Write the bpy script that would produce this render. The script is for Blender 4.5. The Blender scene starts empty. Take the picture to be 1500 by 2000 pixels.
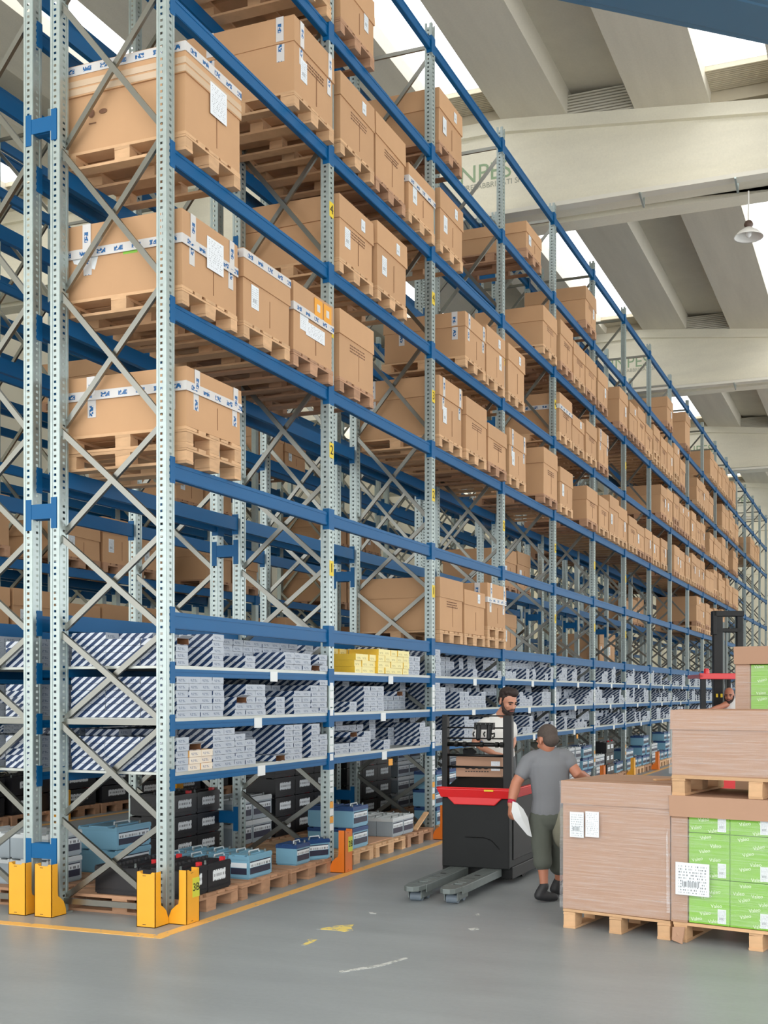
import bpy, math, random
from mathutils import Vector, Matrix

# ---------------------------------------------------------------- camera, sky, exposure
SC = bpy.context.scene
COL = SC.collection
RND = random.Random(11)
H = 1.774                       # eye height
TH = math.radians(20.556)       # heading, turned left of the aisle
CT, ST = math.cos(TH), math.sin(TH)
F, CX, CY = 2200.0, 910.0, 1355.0

cam = bpy.data.cameras.new('camera')
cam.sensor_fit = 'VERTICAL'
cam.sensor_height = 24.0
cam.lens = 24.0 * F / 2000.0
cam.shift_x = -(CX - 750) / 2000.0
cam.shift_y = (CY - 1000) / 2000.0
cam.clip_end = 300
cam_ob = bpy.data.objects.new('camera', cam)
cam_ob.location = (0, 0, H)
cam_ob.rotation_euler = (math.radians(90), 0, TH)
COL.objects.link(cam_ob)
SC.camera = cam_ob

w = bpy.data.worlds.new('sky')
SC.world = w
w.use_nodes = True
w.node_tree.nodes['Background'].inputs[0].default_value = (0.97, 0.985, 1.0, 1)
w.node_tree.nodes['Background'].inputs[1].default_value = 1.75

SC.view_settings.view_transform = 'Standard'
SC.view_settings.look = 'None'
SC.view_settings.gamma = 1
SC.view_settings.use_curve_mapping = False
SC.view_settings.exposure = 0.72
SC.cycles.max_bounces = 8
SC.cycles.diffuse_bounces = 5
SC.cycles.transparent_max_bounces = 12
SC.cycles.use_denoising = True

sun = bpy.data.lights.new('sun', 'SUN')
sun.energy = 1.2
sun.angle = math.radians(60)
sun.color = (1.0, 0.95, 0.86)
sun_ob = bpy.data.objects.new('sun', sun)
sun_ob.rotation_euler = (math.radians(38), math.radians(20), 0)
COL.objects.link(sun_ob)


def c2w(px, py, zc):
    """point seen at pixel (px,py) at camera depth zc -> world"""
    xc = (px - CX) / F * zc
    return Vector((xc * CT - zc * ST, xc * ST + zc * CT, H - (py - CY) * zc / F))


# ---------------------------------------------------------------- materials
def lin(c):
    return tuple((x / 255 / 12.92) if x / 255 <= 0.04045 else ((x / 255 + 0.055) / 1.055) ** 2.4 for x in c) + (1,)


class NT:
    def __init__(s, name):
        s.m = bpy.data.materials.new(name)
        s.m.use_nodes = True
        s.t = s.m.node_tree
        s.bsdf = s.t.nodes['Principled BSDF']
        s.out = s.t.nodes['Material Output']

    def n(s, typ, **kw):
        nd = s.t.nodes.new(typ)
        for k, v in kw.items():
            setattr(nd, k, v)
        return nd

    def l(s, a, b):
        s.t.links.new(a, b)

    def val(s, x, sock):
        if hasattr(x, 'links'):
            s.l(x, sock)
        else:
            sock.default_value = x

    def math(s, op, a, b=0.0, c=None, clamp=False):
        nd = s.n('ShaderNodeMath', operation=op, use_clamp=clamp)
        s.val(a, nd.inputs[0])
        s.val(b, nd.inputs[1])
        if c is not None:
            s.val(c, nd.inputs[2])
        return nd.outputs[0]

    def coord(s, which='Object', scale=None):
        tc = s.n('ShaderNodeTexCoord')
        o = tc.outputs[which]
        if scale is not None:
            mp = s.n('ShaderNodeMapping')
            mp.inputs['Scale'].default_value = scale
            s.l(o, mp.inputs['Vector'])
            o = mp.outputs[0]
        return o

    def noise(s, vec, scale, detail=3, rough=0.5):
        nd = s.n('ShaderNodeTexNoise')
        nd.inputs['Scale'].default_value = scale
        nd.inputs['Detail'].default_value = detail
        nd.inputs['Roughness'].default_value = rough
        if vec is not None:
            s.l(vec, nd.inputs['Vector'])
        return nd.outputs['Fac']

    def mix(s, fac, a, b, blend='MIX'):
        nd = s.n('ShaderNodeMix', data_type='RGBA', blend_type=blend)
        s.val(fac, nd.inputs['Factor'])
        s.val(a, nd.inputs['A'] if False else nd.inputs[6])
        s.val(b, nd.inputs[7])
        return nd.outputs[2]

    def scale_col(s, col, k):
        nd = s.n('ShaderNodeVectorMath', operation='SCALE')
        s.val(col if hasattr(col, 'links') else col[:3], nd.inputs[0])
        s.val(k, nd.inputs['Scale'])
        return nd.outputs[0]

    def bump(s, h, strength, dist=0.01):
        nd = s.n('ShaderNodeBump')
        nd.inputs['Strength'].default_value = strength
        nd.inputs['Distance'].default_value = dist
        s.l(h, nd.inputs['Height'])
        s.l(nd.outputs[0], s.bsdf.inputs['Normal'])


def mat(name, rgb, rough=0.6, metal=0.0, var=0.08, scale=6.0, objvar=0.0, bump=0.0, bscale=40.0, spec=0.5, coat=0.0, stretch=None):
    t = NT(name)
    v = t.coord('Object', stretch)
    k = t.math('MULTIPLY_ADD', t.math('SUBTRACT', t.noise(v, scale, 4), 0.5), 2.4 * var, 1.0)
    if objvar:
        oi = t.n('ShaderNodeObjectInfo')
        k = t.math('MULTIPLY', k, t.math('MULTIPLY_ADD', t.math('SUBTRACT', oi.outputs['Random'], 0.5), 2 * objvar, 1.0))
    t.l(t.scale_col(lin(rgb), k), t.bsdf.inputs['Base Color'])
    t.bsdf.inputs['Roughness'].default_value = rough
    t.bsdf.inputs['Metallic'].default_value = metal
    t.bsdf.inputs['Specular IOR Level'].default_value = spec
    if coat:
        t.bsdf.inputs['Coat Weight'].default_value = coat
        t.bsdf.inputs['Coat Roughness'].default_value = 0.12
    if bump:
        t.bump(t.noise(v, bscale, 3), bump)
    return t.m


def uvxy(t):
    sp = t.n('ShaderNodeSeparateXYZ')
    t.l(t.n('ShaderNodeUVMap').outputs[0], sp.inputs[0])
    return sp.outputs[0], sp.outputs[1]


def stripe_mat():
    t = NT('striped_card')
    u, v = uvxy(t)
    f = t.math('FRACT', t.math('DIVIDE', t.math('SUBTRACT', t.math('MULTIPLY', u, 0.72), v), 0.062))
    s = t.math('GREATER_THAN', f, 0.46)
    col = t.mix(s, lin((200, 206, 214)), lin((14, 46, 86)))
    t.l(col, t.bsdf.inputs['Base Color'])
    t.bsdf.inputs['Roughness'].default_value = 0.45
    return t.m


def carton_end_mat(name, base, ink):
    t = NT(name)
    u, v = uvxy(t)
    vec = t.n('ShaderNodeCombineXYZ')
    t.l(u, vec.inputs[0]); t.l(v, vec.inputs[1])
    nz = t.noise(vec.outputs[0], 60, 2)
    band = t.math('MULTIPLY', t.math('GREATER_THAN', v, 0.014), t.math('LESS_THAN', v, 0.034))
    inn = t.math('MULTIPLY', t.math('GREATER_THAN', u, 0.025), t.math('LESS_THAN', u, 0.13))
    k = t.math('MULTIPLY', t.math('MULTIPLY', band, inn), t.math('GREATER_THAN', nz, 0.5))
    t.l(t.mix(t.math('MULTIPLY', k, 0.65), lin(base), lin(ink)), t.bsdf.inputs['Base Color'])
    t.bsdf.inputs['Roughness'].default_value = 0.5
    return t.m


def tape_mat():
    t = NT('printed_tape')
    u, v = uvxy(t)
    vec = t.n('ShaderNodeCombineXYZ')
    t.l(u, vec.inputs[0]); t.l(v, vec.inputs[1])
    nz = t.noise(vec.outputs[0], 45, 3)
    f = t.math('FRACT', t.math('DIVIDE', u, 0.17))
    k = t.math('MULTIPLY', t.math('GREATER_THAN', f, 0.3), t.math('LESS_THAN', f, 0.8))
    k = t.math('MULTIPLY', k, t.math('MULTIPLY', t.math('GREATER_THAN', v, 0.018), t.math('LESS_THAN', v, 0.056)))
    k = t.math('MULTIPLY', k, t.math('GREATER_THAN', nz, 0.46))
    t.l(t.mix(k, lin((208, 205, 202)), lin((44, 98, 150))), t.bsdf.inputs['Base Color'])
    t.bsdf.inputs['Roughness'].default_value = 0.25
    return t.m


def paper_mat(name, paper, rows, dens, barcode=False):
    t = NT(name)
    u, v = uvxy(t)
    vec = t.n('ShaderNodeCombineXYZ')
    t.l(t.math('MULTIPLY', u, 22), vec.inputs[0])
    t.l(t.math('FLOOR', t.math('MULTIPLY', v, rows)), vec.inputs[1])
    nz = t.noise(vec.outputs[0], 1.0, 1)
    line = t.math('GREATER_THAN', t.math('FRACT', t.math('MULTIPLY', v, rows)), 0.5)
    mar = t.math('MULTIPLY', t.math('MULTIPLY', t.math('GREATER_THAN', u, 0.08), t.math('LESS_THAN', u, 0.92)),
                 t.math('MULTIPLY', t.math('GREATER_THAN', v, 0.06), t.math('LESS_THAN', v, 0.93)))
    k = t.math('MULTIPLY', t.math('MULTIPLY', line, mar), t.math('GREATER_THAN', nz, dens))
    if barcode:
        b = t.math('MULTIPLY', t.math('MULTIPLY', t.math('GREATER_THAN', v, 0.26), t.math('LESS_THAN', v, 0.42)),
                   t.math('MULTIPLY', t.math('GREATER_THAN', u, 0.2), t.math('LESS_THAN', u, 0.7)))
        cb = t.n('ShaderNodeCombineXYZ')
        t.l(t.math('MULTIPLY', u, 45), cb.inputs[0])
        bars = t.math('GREATER_THAN', t.noise(cb.outputs[0], 1.0, 1), 0.48)
        k = t.math('ADD', t.math('MULTIPLY', k, t.math('SUBTRACT', 1.0, b)), t.math('MULTIPLY', b, bars), clamp=True)
    t.l(t.mix(t.math('MULTIPLY', k, 0.75), lin(paper), lin((60, 66, 74))), t.bsdf.inputs['Base Color'])
    t.bsdf.inputs['Roughness'].default_value = 0.5
    return t.m


def film_mat():
    t = NT('stretch_film')
    v = t.coord('Object', (1.2, 1.2, 60))
    nz = t.noise(v, 1.6, 6, 0.75)
    tr = t.n('ShaderNodeBsdfTransparent')
    t.bsdf.inputs['Base Color'].default_value = (0.92, 0.92, 0.94, 1)
    t.bsdf.inputs['Roughness'].default_value = 0.18
    t.bump(nz, 0.5, 0.01)
    fac = t.math('MULTIPLY_ADD', t.math('POWER', nz, 4.0), 1.5, 0.03, clamp=True)
    mx = t.n('ShaderNodeMixShader')
    t.l(fac, mx.inputs[0]); t.l(tr.outputs[0], mx.inputs[1]); t.l(t.bsdf.outputs[0], mx.inputs[2])
    t.l(mx.outputs[0], t.out.inputs[0])
    return t.m


def pane_mat():
    t = NT('skylight_sheet')
    tr = t.n('ShaderNodeBsdfTransparent')
    tl = t.n('ShaderNodeBsdfTranslucent')
    mx = t.n('ShaderNodeMixShader')
    mx.inputs[0].default_value = 0.2
    t.l(tr.outputs[0], mx.inputs[1]); t.l(tl.outputs[0], mx.inputs[2])
    t.l(mx.outputs[0], t.out.inputs[0])
    return t.m


def floor_mat():
    t = NT('polished_concrete_floor')
    v = t.coord('Object')
    n1 = t.noise(v, 0.5, 6, 0.6)
    n2 = t.noise(t.coord('Object', (0.5, 3.0, 1)), 1.1, 6, 0.65)
    n3 = t.noise(v, 26, 3, 0.6)
    k = t.math('MULTIPLY_ADD', t.math('SUBTRACT', n1, 0.5), 0.35, 1.0)
    k = t.math('ADD', k, t.math('MULTIPLY', t.math('SUBTRACT', n2, 0.5), 0.4))
    k = t.math('ADD', k, t.math('MULTIPLY', t.math('SUBTRACT', n3, 0.5), 0.16))
    # pale scuffs
    sc = t.math('GREATER_THAN', t.noise(t.coord('Object', (2.2, 0.7, 1)), 2.4, 8, 0.75), 0.67)
    k = t.math('ADD', k, t.math('MULTIPLY', sc, 0.12))
    t.l(t.scale_col(lin((142, 147, 149)), k), t.bsdf.inputs['Base Color'])
    t.l(t.math('MULTIPLY_ADD', n1, 0.3, 0.24), t.bsdf.inputs['Roughness'])
    t.bump(n3, 0.04)
    return t.m


def concrete_mat(name, rgb, stretch):
    t = NT(name)
    v = t.coord('Object', stretch)
    n1 = t.noise(v, 1.2, 6, 0.62)
    n2 = t.noise(t.coord('Object'), 34, 3)
    k = t.math('MULTIPLY_ADD', t.math('SUBTRACT', n1, 0.5), 0.3, 1.0)
    k = t.math('ADD', k, t.math('MULTIPLY', t.math('SUBTRACT', n2, 0.5), 0.12))
    t.l(t.scale_col(lin(rgb), k), t.bsdf.inputs['Base Color'])
    t.bsdf.inputs['Roughness'].default_value = 0.85
    t.bump(n2, 0.12)
    return t.m


def worn_paint_mat(name, rgb, keep):
    t = NT(name)
    n = t.noise(t.coord('Object'), 14, 6, 0.7)
    k = t.math('LESS_THAN', n, keep)
    t.l(t.mix(k, lin((150, 154, 152)), lin(rgb)), t.bsdf.inputs['Base Color'])
    t.bsdf.inputs['Roughness'].default_value = 0.5
    return t.m


M = dict(
    floor=floor_mat(),
    beamc=concrete_mat('beam_concrete', (232, 227, 208), (0.5, 1, 2.2)),
    roofc=concrete_mat('roof_element_concrete', (216, 210, 194), (2.5, 0.25, 1)),
    roofp=concrete_mat('roof_panel_concrete', (200, 195, 180), (1, 1, 1)),
    wall=mat('cream_wall_panel', (236, 230, 208), 0.8, var=0.03, scale=1.0),
    curb=mat('corrugated_closure', (200, 190, 166), 0.7, var=0.06),
    pane=pane_mat(),
    galv=mat('galvanised_steel', (174, 186, 184), 0.36, 0.6, var=0.1, scale=16, bump=0.03, bscale=60),
    brace=mat('bright_zinc_brace', (136, 136, 129), 0.3, 0.92, var=0.04, scale=5),
    blue=mat('blue_rack_paint', (0, 88, 140), 0.45, var=0.05, scale=3, spec=0.3),
    deck=mat('galvanised_deck', (186, 190, 184), 0.4, 0.5, var=0.08, scale=8),
    card=mat('brown_cardboard', (194, 152, 112), 0.75, var=0.06, scale=3, objvar=0.07, bump=0.03, bscale=30),
    card2=mat('plain_cardboard', (174, 137, 112), 0.75, var=0.05, scale=3, objvar=0.04, bump=0.03, bscale=30),
    crease=mat('cardboard_crease', (140, 98, 68), 0.8, var=0.05),
    ink=mat('printed_ink', (120, 84, 62), 0.8, var=0.02),
    wood=mat('pallet_pine', (204, 164, 124), 0.7, var=0.16, scale=9, objvar=0.12, bump=0.08, bscale=30, stretch=(1, 1, 3)),
    woodo=mat('pallet_old_pine', (174, 134, 104), 0.75, var=0.18, scale=9, objvar=0.16, bump=0.08, bscale=30, stretch=(1, 1, 3)),
    stripe=stripe_mat(),
    cend=carton_end_mat('carton_end_print', (174, 182, 192), (56, 78, 112)),
    cendo=carton_end_mat('carton_end_orange', (226, 214, 196), (70, 96, 140)),
    orange_edge=mat('carton_orange_side', (222, 168, 92), 0.5, var=0.03),
    yellow=mat('yellow_carton', (228, 186, 54), 0.5, var=0.07, scale=30, objvar=0.05),
    yend=carton_end_mat('yellow_carton_end', (238, 226, 160), (150, 140, 90)),
    tape=tape_mat(),
    clear=mat('clear_tape', (206, 180, 152), 0.15, var=0.03),
    paper=paper_mat('shipping_paper', (226, 230, 234), 14, 0.56),
    barpaper=paper_mat('barcode_label', (226, 232, 236), 11, 0.52, True),
    white=mat('white_plastic', (226, 230, 230), 0.5, var=0.03),
    sticker=mat('yellow_level_sticker', (226, 196, 40), 0.5, var=0.03),
    osticker=mat('orange_level_sticker', (232, 160, 50), 0.5, var=0.03),
    limes=mat('lime_sign_sticker', (204, 206, 66), 0.5, var=0.03),
    black_ink=mat('black_ink', (24, 26, 28), 0.6, var=0.0),
    guard_y=mat('yellow_guard_paint', (234, 166, 40), 0.42, var=0.05, scale=8, coat=0.15),
    guard_o=mat('orange_guard_paint', (226, 118, 30), 0.42, var=0.05, scale=8, coat=0.15),
    line=worn_paint_mat('worn_yellow_line', (232, 178, 96), 0.62),
    mark=worn_paint_mat('worn_yellow_mark', (226, 202, 110), 0.55),
    chalk=worn_paint_mat('pale_scuff', (196, 198, 194), 0.5),
    bat_blue=mat('light_blue_battery_case', (118, 166, 190), 0.4, var=0.04, objvar=0.06),
    bat_navy=mat('navy_battery_lid', (30, 66, 116), 0.4, var=0.05),
    bat_black=mat('black_battery_case', (30, 30, 34), 0.38, var=0.1),
    bat_grey=mat('grey_battery_case', (152, 164, 172), 0.45, var=0.05, objvar=0.05),
    bat_white=mat('pale_battery_lid', (196, 202, 204), 0.45, var=0.05),
    red=mat('red_plastic', (206, 36, 44), 0.4, var=0.05),
    bat_label=paper_mat('battery_label', (222, 228, 232), 5, 0.5),
    bat_dark=paper_mat('dark_battery_label', (44, 46, 66), 6, 0.6),
    tred=mat('truck_red_paint', (222, 34, 38), 0.32, var=0.04, coat=0.3),
    tblack=mat('truck_black_panel', (24, 26, 26), 0.5, var=0.2, scale=5, bump=0.04, spec=0.3),
    tmast=mat('mast_black_steel', (15, 16, 16), 0.42, var=0.1, spec=0.35),
    tgrey=mat('fork_grey_steel', (112, 120, 118), 0.45, 0.3, var=0.14, scale=10),
    roller=mat('polyurethane_roller', (112, 124, 134), 0.5, var=0.08),
    dark=mat('dark_rubber', (22, 22, 22), 0.7, var=0.1),
    film=film_mat(),
    green=mat('lime_green_carton', (132, 190, 62), 0.5, var=0.07, scale=5, objvar=0.04),
    script=mat('white_script_print', (222, 236, 206), 0.5, var=0.05),
    skin=mat('skin', (196, 140, 114), 0.5, var=0.06, scale=18),
    skin2=mat('tanned_skin', (178, 118, 92), 0.5, var=0.06, scale=18),
    hair=mat('dark_brown_hair', (44, 32, 28), 0.7, var=0.3, scale=60, bump=0.3, bscale=120),
    hairg=mat('greying_short_hair', (76, 66, 60), 0.8, var=0.3, scale=90, bump=0.2, bscale=160),
    shirt_w=mat('white_cotton', (222, 222, 218), 0.85, var=0.04, scale=8, bump=0.25, bscale=9),
    shirt_g=mat('grey_cotton', (118, 120, 124), 0.9, var=0.06, scale=8, bump=0.3, bscale=9),
    trouser_g=mat('grey_green_work_trousers', (84, 88, 80), 0.9, var=0.1, scale=6, bump=0.3, bscale=8),
    pocket=mat('khaki_cargo_panel', (122, 120, 104), 0.9, var=0.06, scale=8),
    trouser_d=mat('dark_grey_trousers', (92, 96, 98), 0.9, var=0.06),
    shoe=mat('black_shoe', (40, 40, 42), 0.6, var=0.1),
    band=mat('crimson_wristband', (176, 30, 60), 0.7, var=0.05),
    sheet=mat('white_paper', (232, 236, 238), 0.6, var=0.02),
    eye=mat('dark_eye', (30, 22, 20), 0.3, var=0.0),
    lip=mat('lip', (160, 92, 84), 0.5, var=0.02),
    lampm=mat('white_enamel_shade', (236, 234, 228), 0.35, var=0.03),
    lampb=mat('brown_bakelite', (90, 70, 58), 0.5, var=0.1),
    glass=mat('lamp_glass', (240, 240, 236), 0.1, var=0.0),
    greenink=mat('faded_green_print', (150, 172, 140), 0.85, var=0.1, scale=4),
    greyink=mat('faded_grey_print', (168, 170, 156), 0.85, var=0.08, scale=4),
    crane=mat('blue_crane_paint', (62, 104, 134), 0.5, var=0.05),
    tray=mat('pale_cable_tray', (226, 222, 208), 0.5, var=0.04),
    tan_pad=mat('hardboard_sheet', (196, 152, 122), 0.7, var=0.06),
)

# ---------------------------------------------------------------- mesh building
class MB:
    def __init__(s):
        s.v, s.f, s.m, s.uv = [], [], [], []

    def face(s, idx, m=0, uv=None):
        s.f.append(idx); s.m.append(m); s.uv.append(uv)

    def hexa(s, p, m=0, uv=None, fm=None):
        """8 points: bottom 0-3 ccw from above, top 4-7"""
        b = len(s.v)
        s.v += [tuple(q) for q in p]
        for k, q in enumerate(((3, 2, 1, 0), (4, 5, 6, 7), (0, 1, 5, 4), (1, 2, 6, 5), (2, 3, 7, 6), (3, 0, 4, 7))):
            mm = fm[k] if fm else m
            s.face([b + i for i in q], mm, [uv(*p[i]) for i in q] if uv else None)
        return s

    def box(s, x0, x1, y0, y1, z0, z1, m=0, uv=None, fm=None, j=0.0, rnd=None):
        p = [[x0, y0, z0], [x1, y0, z0], [x1, y1, z0], [x0, y1, z0], [x0, y0, z1], [x1, y0, z1], [x1, y1, z1], [x0, y1, z1]]
        if j:
            for q in p:
                for a in range(3):
                    q[a] += (rnd or RND).uniform(-j, j)
        return s.hexa(p, m, uv, fm)

    def bar(s, a, b, w, h, m=0, up=(0, 0, 1)):
        """rectangular bar from a to b; h measured along up"""
        a, b = Vector(a), Vector(b)
        d = (b - a).normalized()
        u = Vector(up)
        sd = d.cross(u)
        if sd.length < 1e-4:
            sd = d.cross(Vector((1, 0, 0)))
        sd.normalize()
        u = sd.cross(d).normalized()
        sd, u = sd * w / 2, u * h / 2
        p = [a - sd - u, a + sd - u, b + sd - u, b - sd - u, a - sd + u, a + sd + u, b + sd + u, b - sd + u]
        return s.hexa(p, m)

    def tube(s, pts, radii, n=10, m=0, caps=True, flat=None):
        """swept tube through pts; radii number or list of r or (ra, rb)"""
        pts = [Vector(p) for p in pts]
        if not isinstance(radii, (list, tuple)):
            radii = [radii] * len(pts)
        base = len(s.v)
        ref = Vector(flat) if flat is not None else None
        rows = []
        for i, p in enumerate(pts):
            d = (pts[min(i + 1, len(pts) - 1)] - pts[max(i - 1, 0)]).normalized()
            if ref is None:
                ref = Vector((0, 0, 1)) if abs(d.z) < 0.9 else Vector((1, 0, 0))
            a = ref - d * ref.dot(d)
            if a.length < 1e-4:
                a = d.orthogonal()
            a.normalize()
            b = d.cross(a)
            if flat is None:
                ref = a
            r = radii[i]
            ra, rb = r if isinstance(r, (list, tuple)) else (r, r)
            row = []
            for k in range(n):
                t = 2 * math.pi * k / n
                row.append(len(s.v))
                s.v.append(tuple(p + a * (ra * math.cos(t)) + b * (rb * math.sin(t))))
            rows.append(row)
        for r0, r1 in zip(rows, rows[1:]):
            for k in range(n):
                s.face([r0[k], r0[(k + 1) % n], r1[(k + 1) % n], r1[k]], m)
        if caps:
            s.face(rows[0][::-1], m)
            s.face(rows[-1][:], m)
        return s

    def limb(s, pts, radii, n=12, m=0, flat=None):
        """tube with rounded ends, for bodies"""
        pts = [Vector(p) for p in pts]
        rr = [r if isinstance(r, (list, tuple)) else (r, r) for r in radii]
        d0 = (pts[0] - pts[1]).normalized()
        d1 = (pts[-1] - pts[-2]).normalized()
        P, Q = [], []
        for a in (0.98, 0.75, 0.4):
            k = math.sqrt(1 - a * a)
            P.append(pts[0] + d0 * (min(rr[0]) * a)); Q.append((rr[0][0] * k, rr[0][1] * k))
        P += pts; Q += rr
        for a in (0.4, 0.75, 0.98):
            k = math.sqrt(1 - a * a)
            P.append(pts[-1] + d1 * (min(rr[-1]) * a)); Q.append((rr[-1][0] * k, rr[-1][1] * k))
        return s.tube(P, Q, n, m, True, flat)

    def ball(s, c, r, n=14, k=10, m=0, rot=None):
        c = Vector(c)
        if not isinstance(r, (list, tuple)):
            r = (r, r, r)
        rows = []
        for i in range(1, k):
            a = math.pi * i / k
            row = []
            for q in range(n):
                t = 2 * math.pi * q / n
                p = Vector((r[0] * math.sin(a) * math.cos(t), r[1] * math.sin(a) * math.sin(t), r[2] * math.cos(a)))
                if rot is not None:
                    p = rot @ p
                row.append(len(s.v)); s.v.append(tuple(c + p))
            rows.append(row)
        top = Vector((0, 0, r[2])); bot = Vector((0, 0, -r[2]))
        if rot is not None:
            top, bot = rot @ top, rot @ bot
        it = len(s.v); s.v.append(tuple(c + top)); ib = len(s.v); s.v.append(tuple(c + bot))
        for q in range(n):
            s.face([it, rows[0][q], rows[0][(q + 1) % n]], m)
            s.face([ib, rows[-1][(q + 1) % n], rows[-1][q]], m)
        for r0, r1 in zip(rows, rows[1:]):
            for q in range(n):
                s.face([r0[q], r1[q], r1[(q + 1) % n], r0[(q + 1) % n]], m)
        return s

    def lathe(s, prof, n=20, m=0, c=(0, 0, 0)):
        rows = []
        for r, z in prof:
            row = []
            for q in range(n):
                t = 2 * math.pi * q / n
                row.append(len(s.v)); s.v.append((c[0] + r * math.cos(t), c[1] + r * math.sin(t), c[2] + z))
            rows.append(row)
        for r0, r1 in zip(rows, rows[1:]):
            for q in range(n):
                s.face([r0[q], r0[(q + 1) % n], r1[(q + 1) % n], r1[q]], m)
        return s

    def prism(s, poly, ax, lo, hi, m=0):
        """poly of 2D points in the plane across axis ax ('x': (y,z), 'y': (x,z), 'z': (x,y))"""
        def P(a, b, c):
            return {'x': (c, a, b), 'y': (a, c, b), 'z': (a, b, c)}[ax]
        n = len(poly); b = len(s.v)
        s.v += [P(a, q, lo) for a, q in poly] + [P(a, q, hi) for a, q in poly]
        s.face([b + i for i in range(n)][::-1], m)
        s.face([b + n + i for i in range(n)], m)
        for i in range(n):
            k = (i + 1) % n
            s.face([b + i, b + k, b + n + k, b + n + i], m)
        return s

    def mesh(s, name, mats, smooth=False):
        me = bpy.data.meshes.new(name)
        me.from_pydata(s.v, [], s.f)
        for mm in (mats if isinstance(mats, (list, tuple)) else [mats]):
            me.materials.append(mm)
        me.polygons.foreach_set('material_index', s.m)
        if smooth:
            me.polygons.foreach_set('use_smooth', [True] * len(s.f))
        if any(u is not None for u in s.uv):
            ul = me.uv_layers.new(name='UVMap')
            flat = []
            for f, u in zip(s.f, s.uv):
                for i in range(len(f)):
                    flat += list(u[i]) if u else [0.0, 0.0]
            ul.data.foreach_set('uv', flat)
        me.update()
        return me


KIDS = {}


def ob(name, me, parent=None, loc=None, rot=None, **props):
    o = bpy.data.objects.new(name, me)
    COL.objects.link(o)
    if parent is not None:
        o.parent = parent
        KIDS.setdefault(parent.name, []).append(o)
    if loc is not None:
        o.location = loc
    if rot is not None:
        o.rotation_euler = rot
    for k, v in props.items():
        if v:
            o[k] = v
    return o


def thing(name, label, cat, loc=(0, 0, 0), rz=0.0, group=None):
    return ob(name, None, None, loc, (0, 0, rz), label=label, category=cat, group=group)


def bevel(o, w=0.006, seg=2):
    m = o.modifiers.new('bevel', 'BEVEL')
    m.width = w; m.segments = seg; m.limit_method = 'ANGLE'; m.angle_limit = math.radians(40)
    return o


CACHE = {}


def cached(key, fn):
    if key not in CACHE:
        CACHE[key] = fn()
    return CACHE[key]


def copy_tree(o):
    c = o.copy(); COL.objects.link(c)
    for ch in list(KIDS.get(o.name, [])):
        d = ch.copy(); COL.objects.link(d); d.parent = c
    return c


def text_mesh(txt, size, m, depth=0.002, align='CENTER', key=None):
    def go():
        cu = bpy.data.curves.new('lettering', 'FONT')
        cu.body = txt; cu.size = size; cu.extrude = depth
        cu.align_x = align; cu.align_y = 'CENTER'
        cu.resolution_u = 3
        o = bpy.data.objects.new('lettering', cu)
        COL.objects.link(o)
        dg = bpy.context.evaluated_depsgraph_get()
        me = bpy.data.meshes.new_from_object(o.evaluated_get(dg))
        bpy.data.objects.remove(o)
        bpy.data.curves.remove(cu)
        me.materials.clear(); me.materials.append(m)
        return me
    return cached(('text', txt, size, m.name, align), go)


ORD = ['first', 'second', 'third', 'fourth', 'fifth', 'sixth', 'seventh', 'eighth', 'ninth', 'tenth', 'eleventh', 'twelfth',
       'thirteenth', 'fourteenth', 'fifteenth', 'sixteenth', 'seventeenth', 'eighteenth']
Y0, BAY, NB = 7.39, 2.7, 17
XF, XB = -5.27, -6.29           # post centres of the front rack row
UP_X = (math.radians(90), 0, math.radians(90))   # text facing +X

# ---------------------------------------------------------------- room
floor = ob('floor', MB().box(-20, 16, -6, 76, -0.2, 0).mesh('floor', M['floor']), kind='structure')
ob('wall_left', MB().box(-20.3, -20, -6, 76, 0, 12.6).mesh('wall_left', M['wall']), kind='structure')
ob('wall_back', MB().box(-20, 16, 64.05, 64.3, 0, 12.6).mesh('wall_back', M['wall']), kind='structure')
z, i = 0.0, 0
wbo = bpy.data.objects['wall_back']
pm = MB().box(-20, 16, 63.99, 64.06, 0, 1.17).mesh('wall_panel', M['wall'])
while z < 12.0:
    ob('panel', pm, wbo, (0, RND.uniform(-0.006, 0.006), z)); z += 1.2

PER = 4.65


def zroof(x):
    return 11.82 - 0.105 * max(0.0, x + 6.35)


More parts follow.
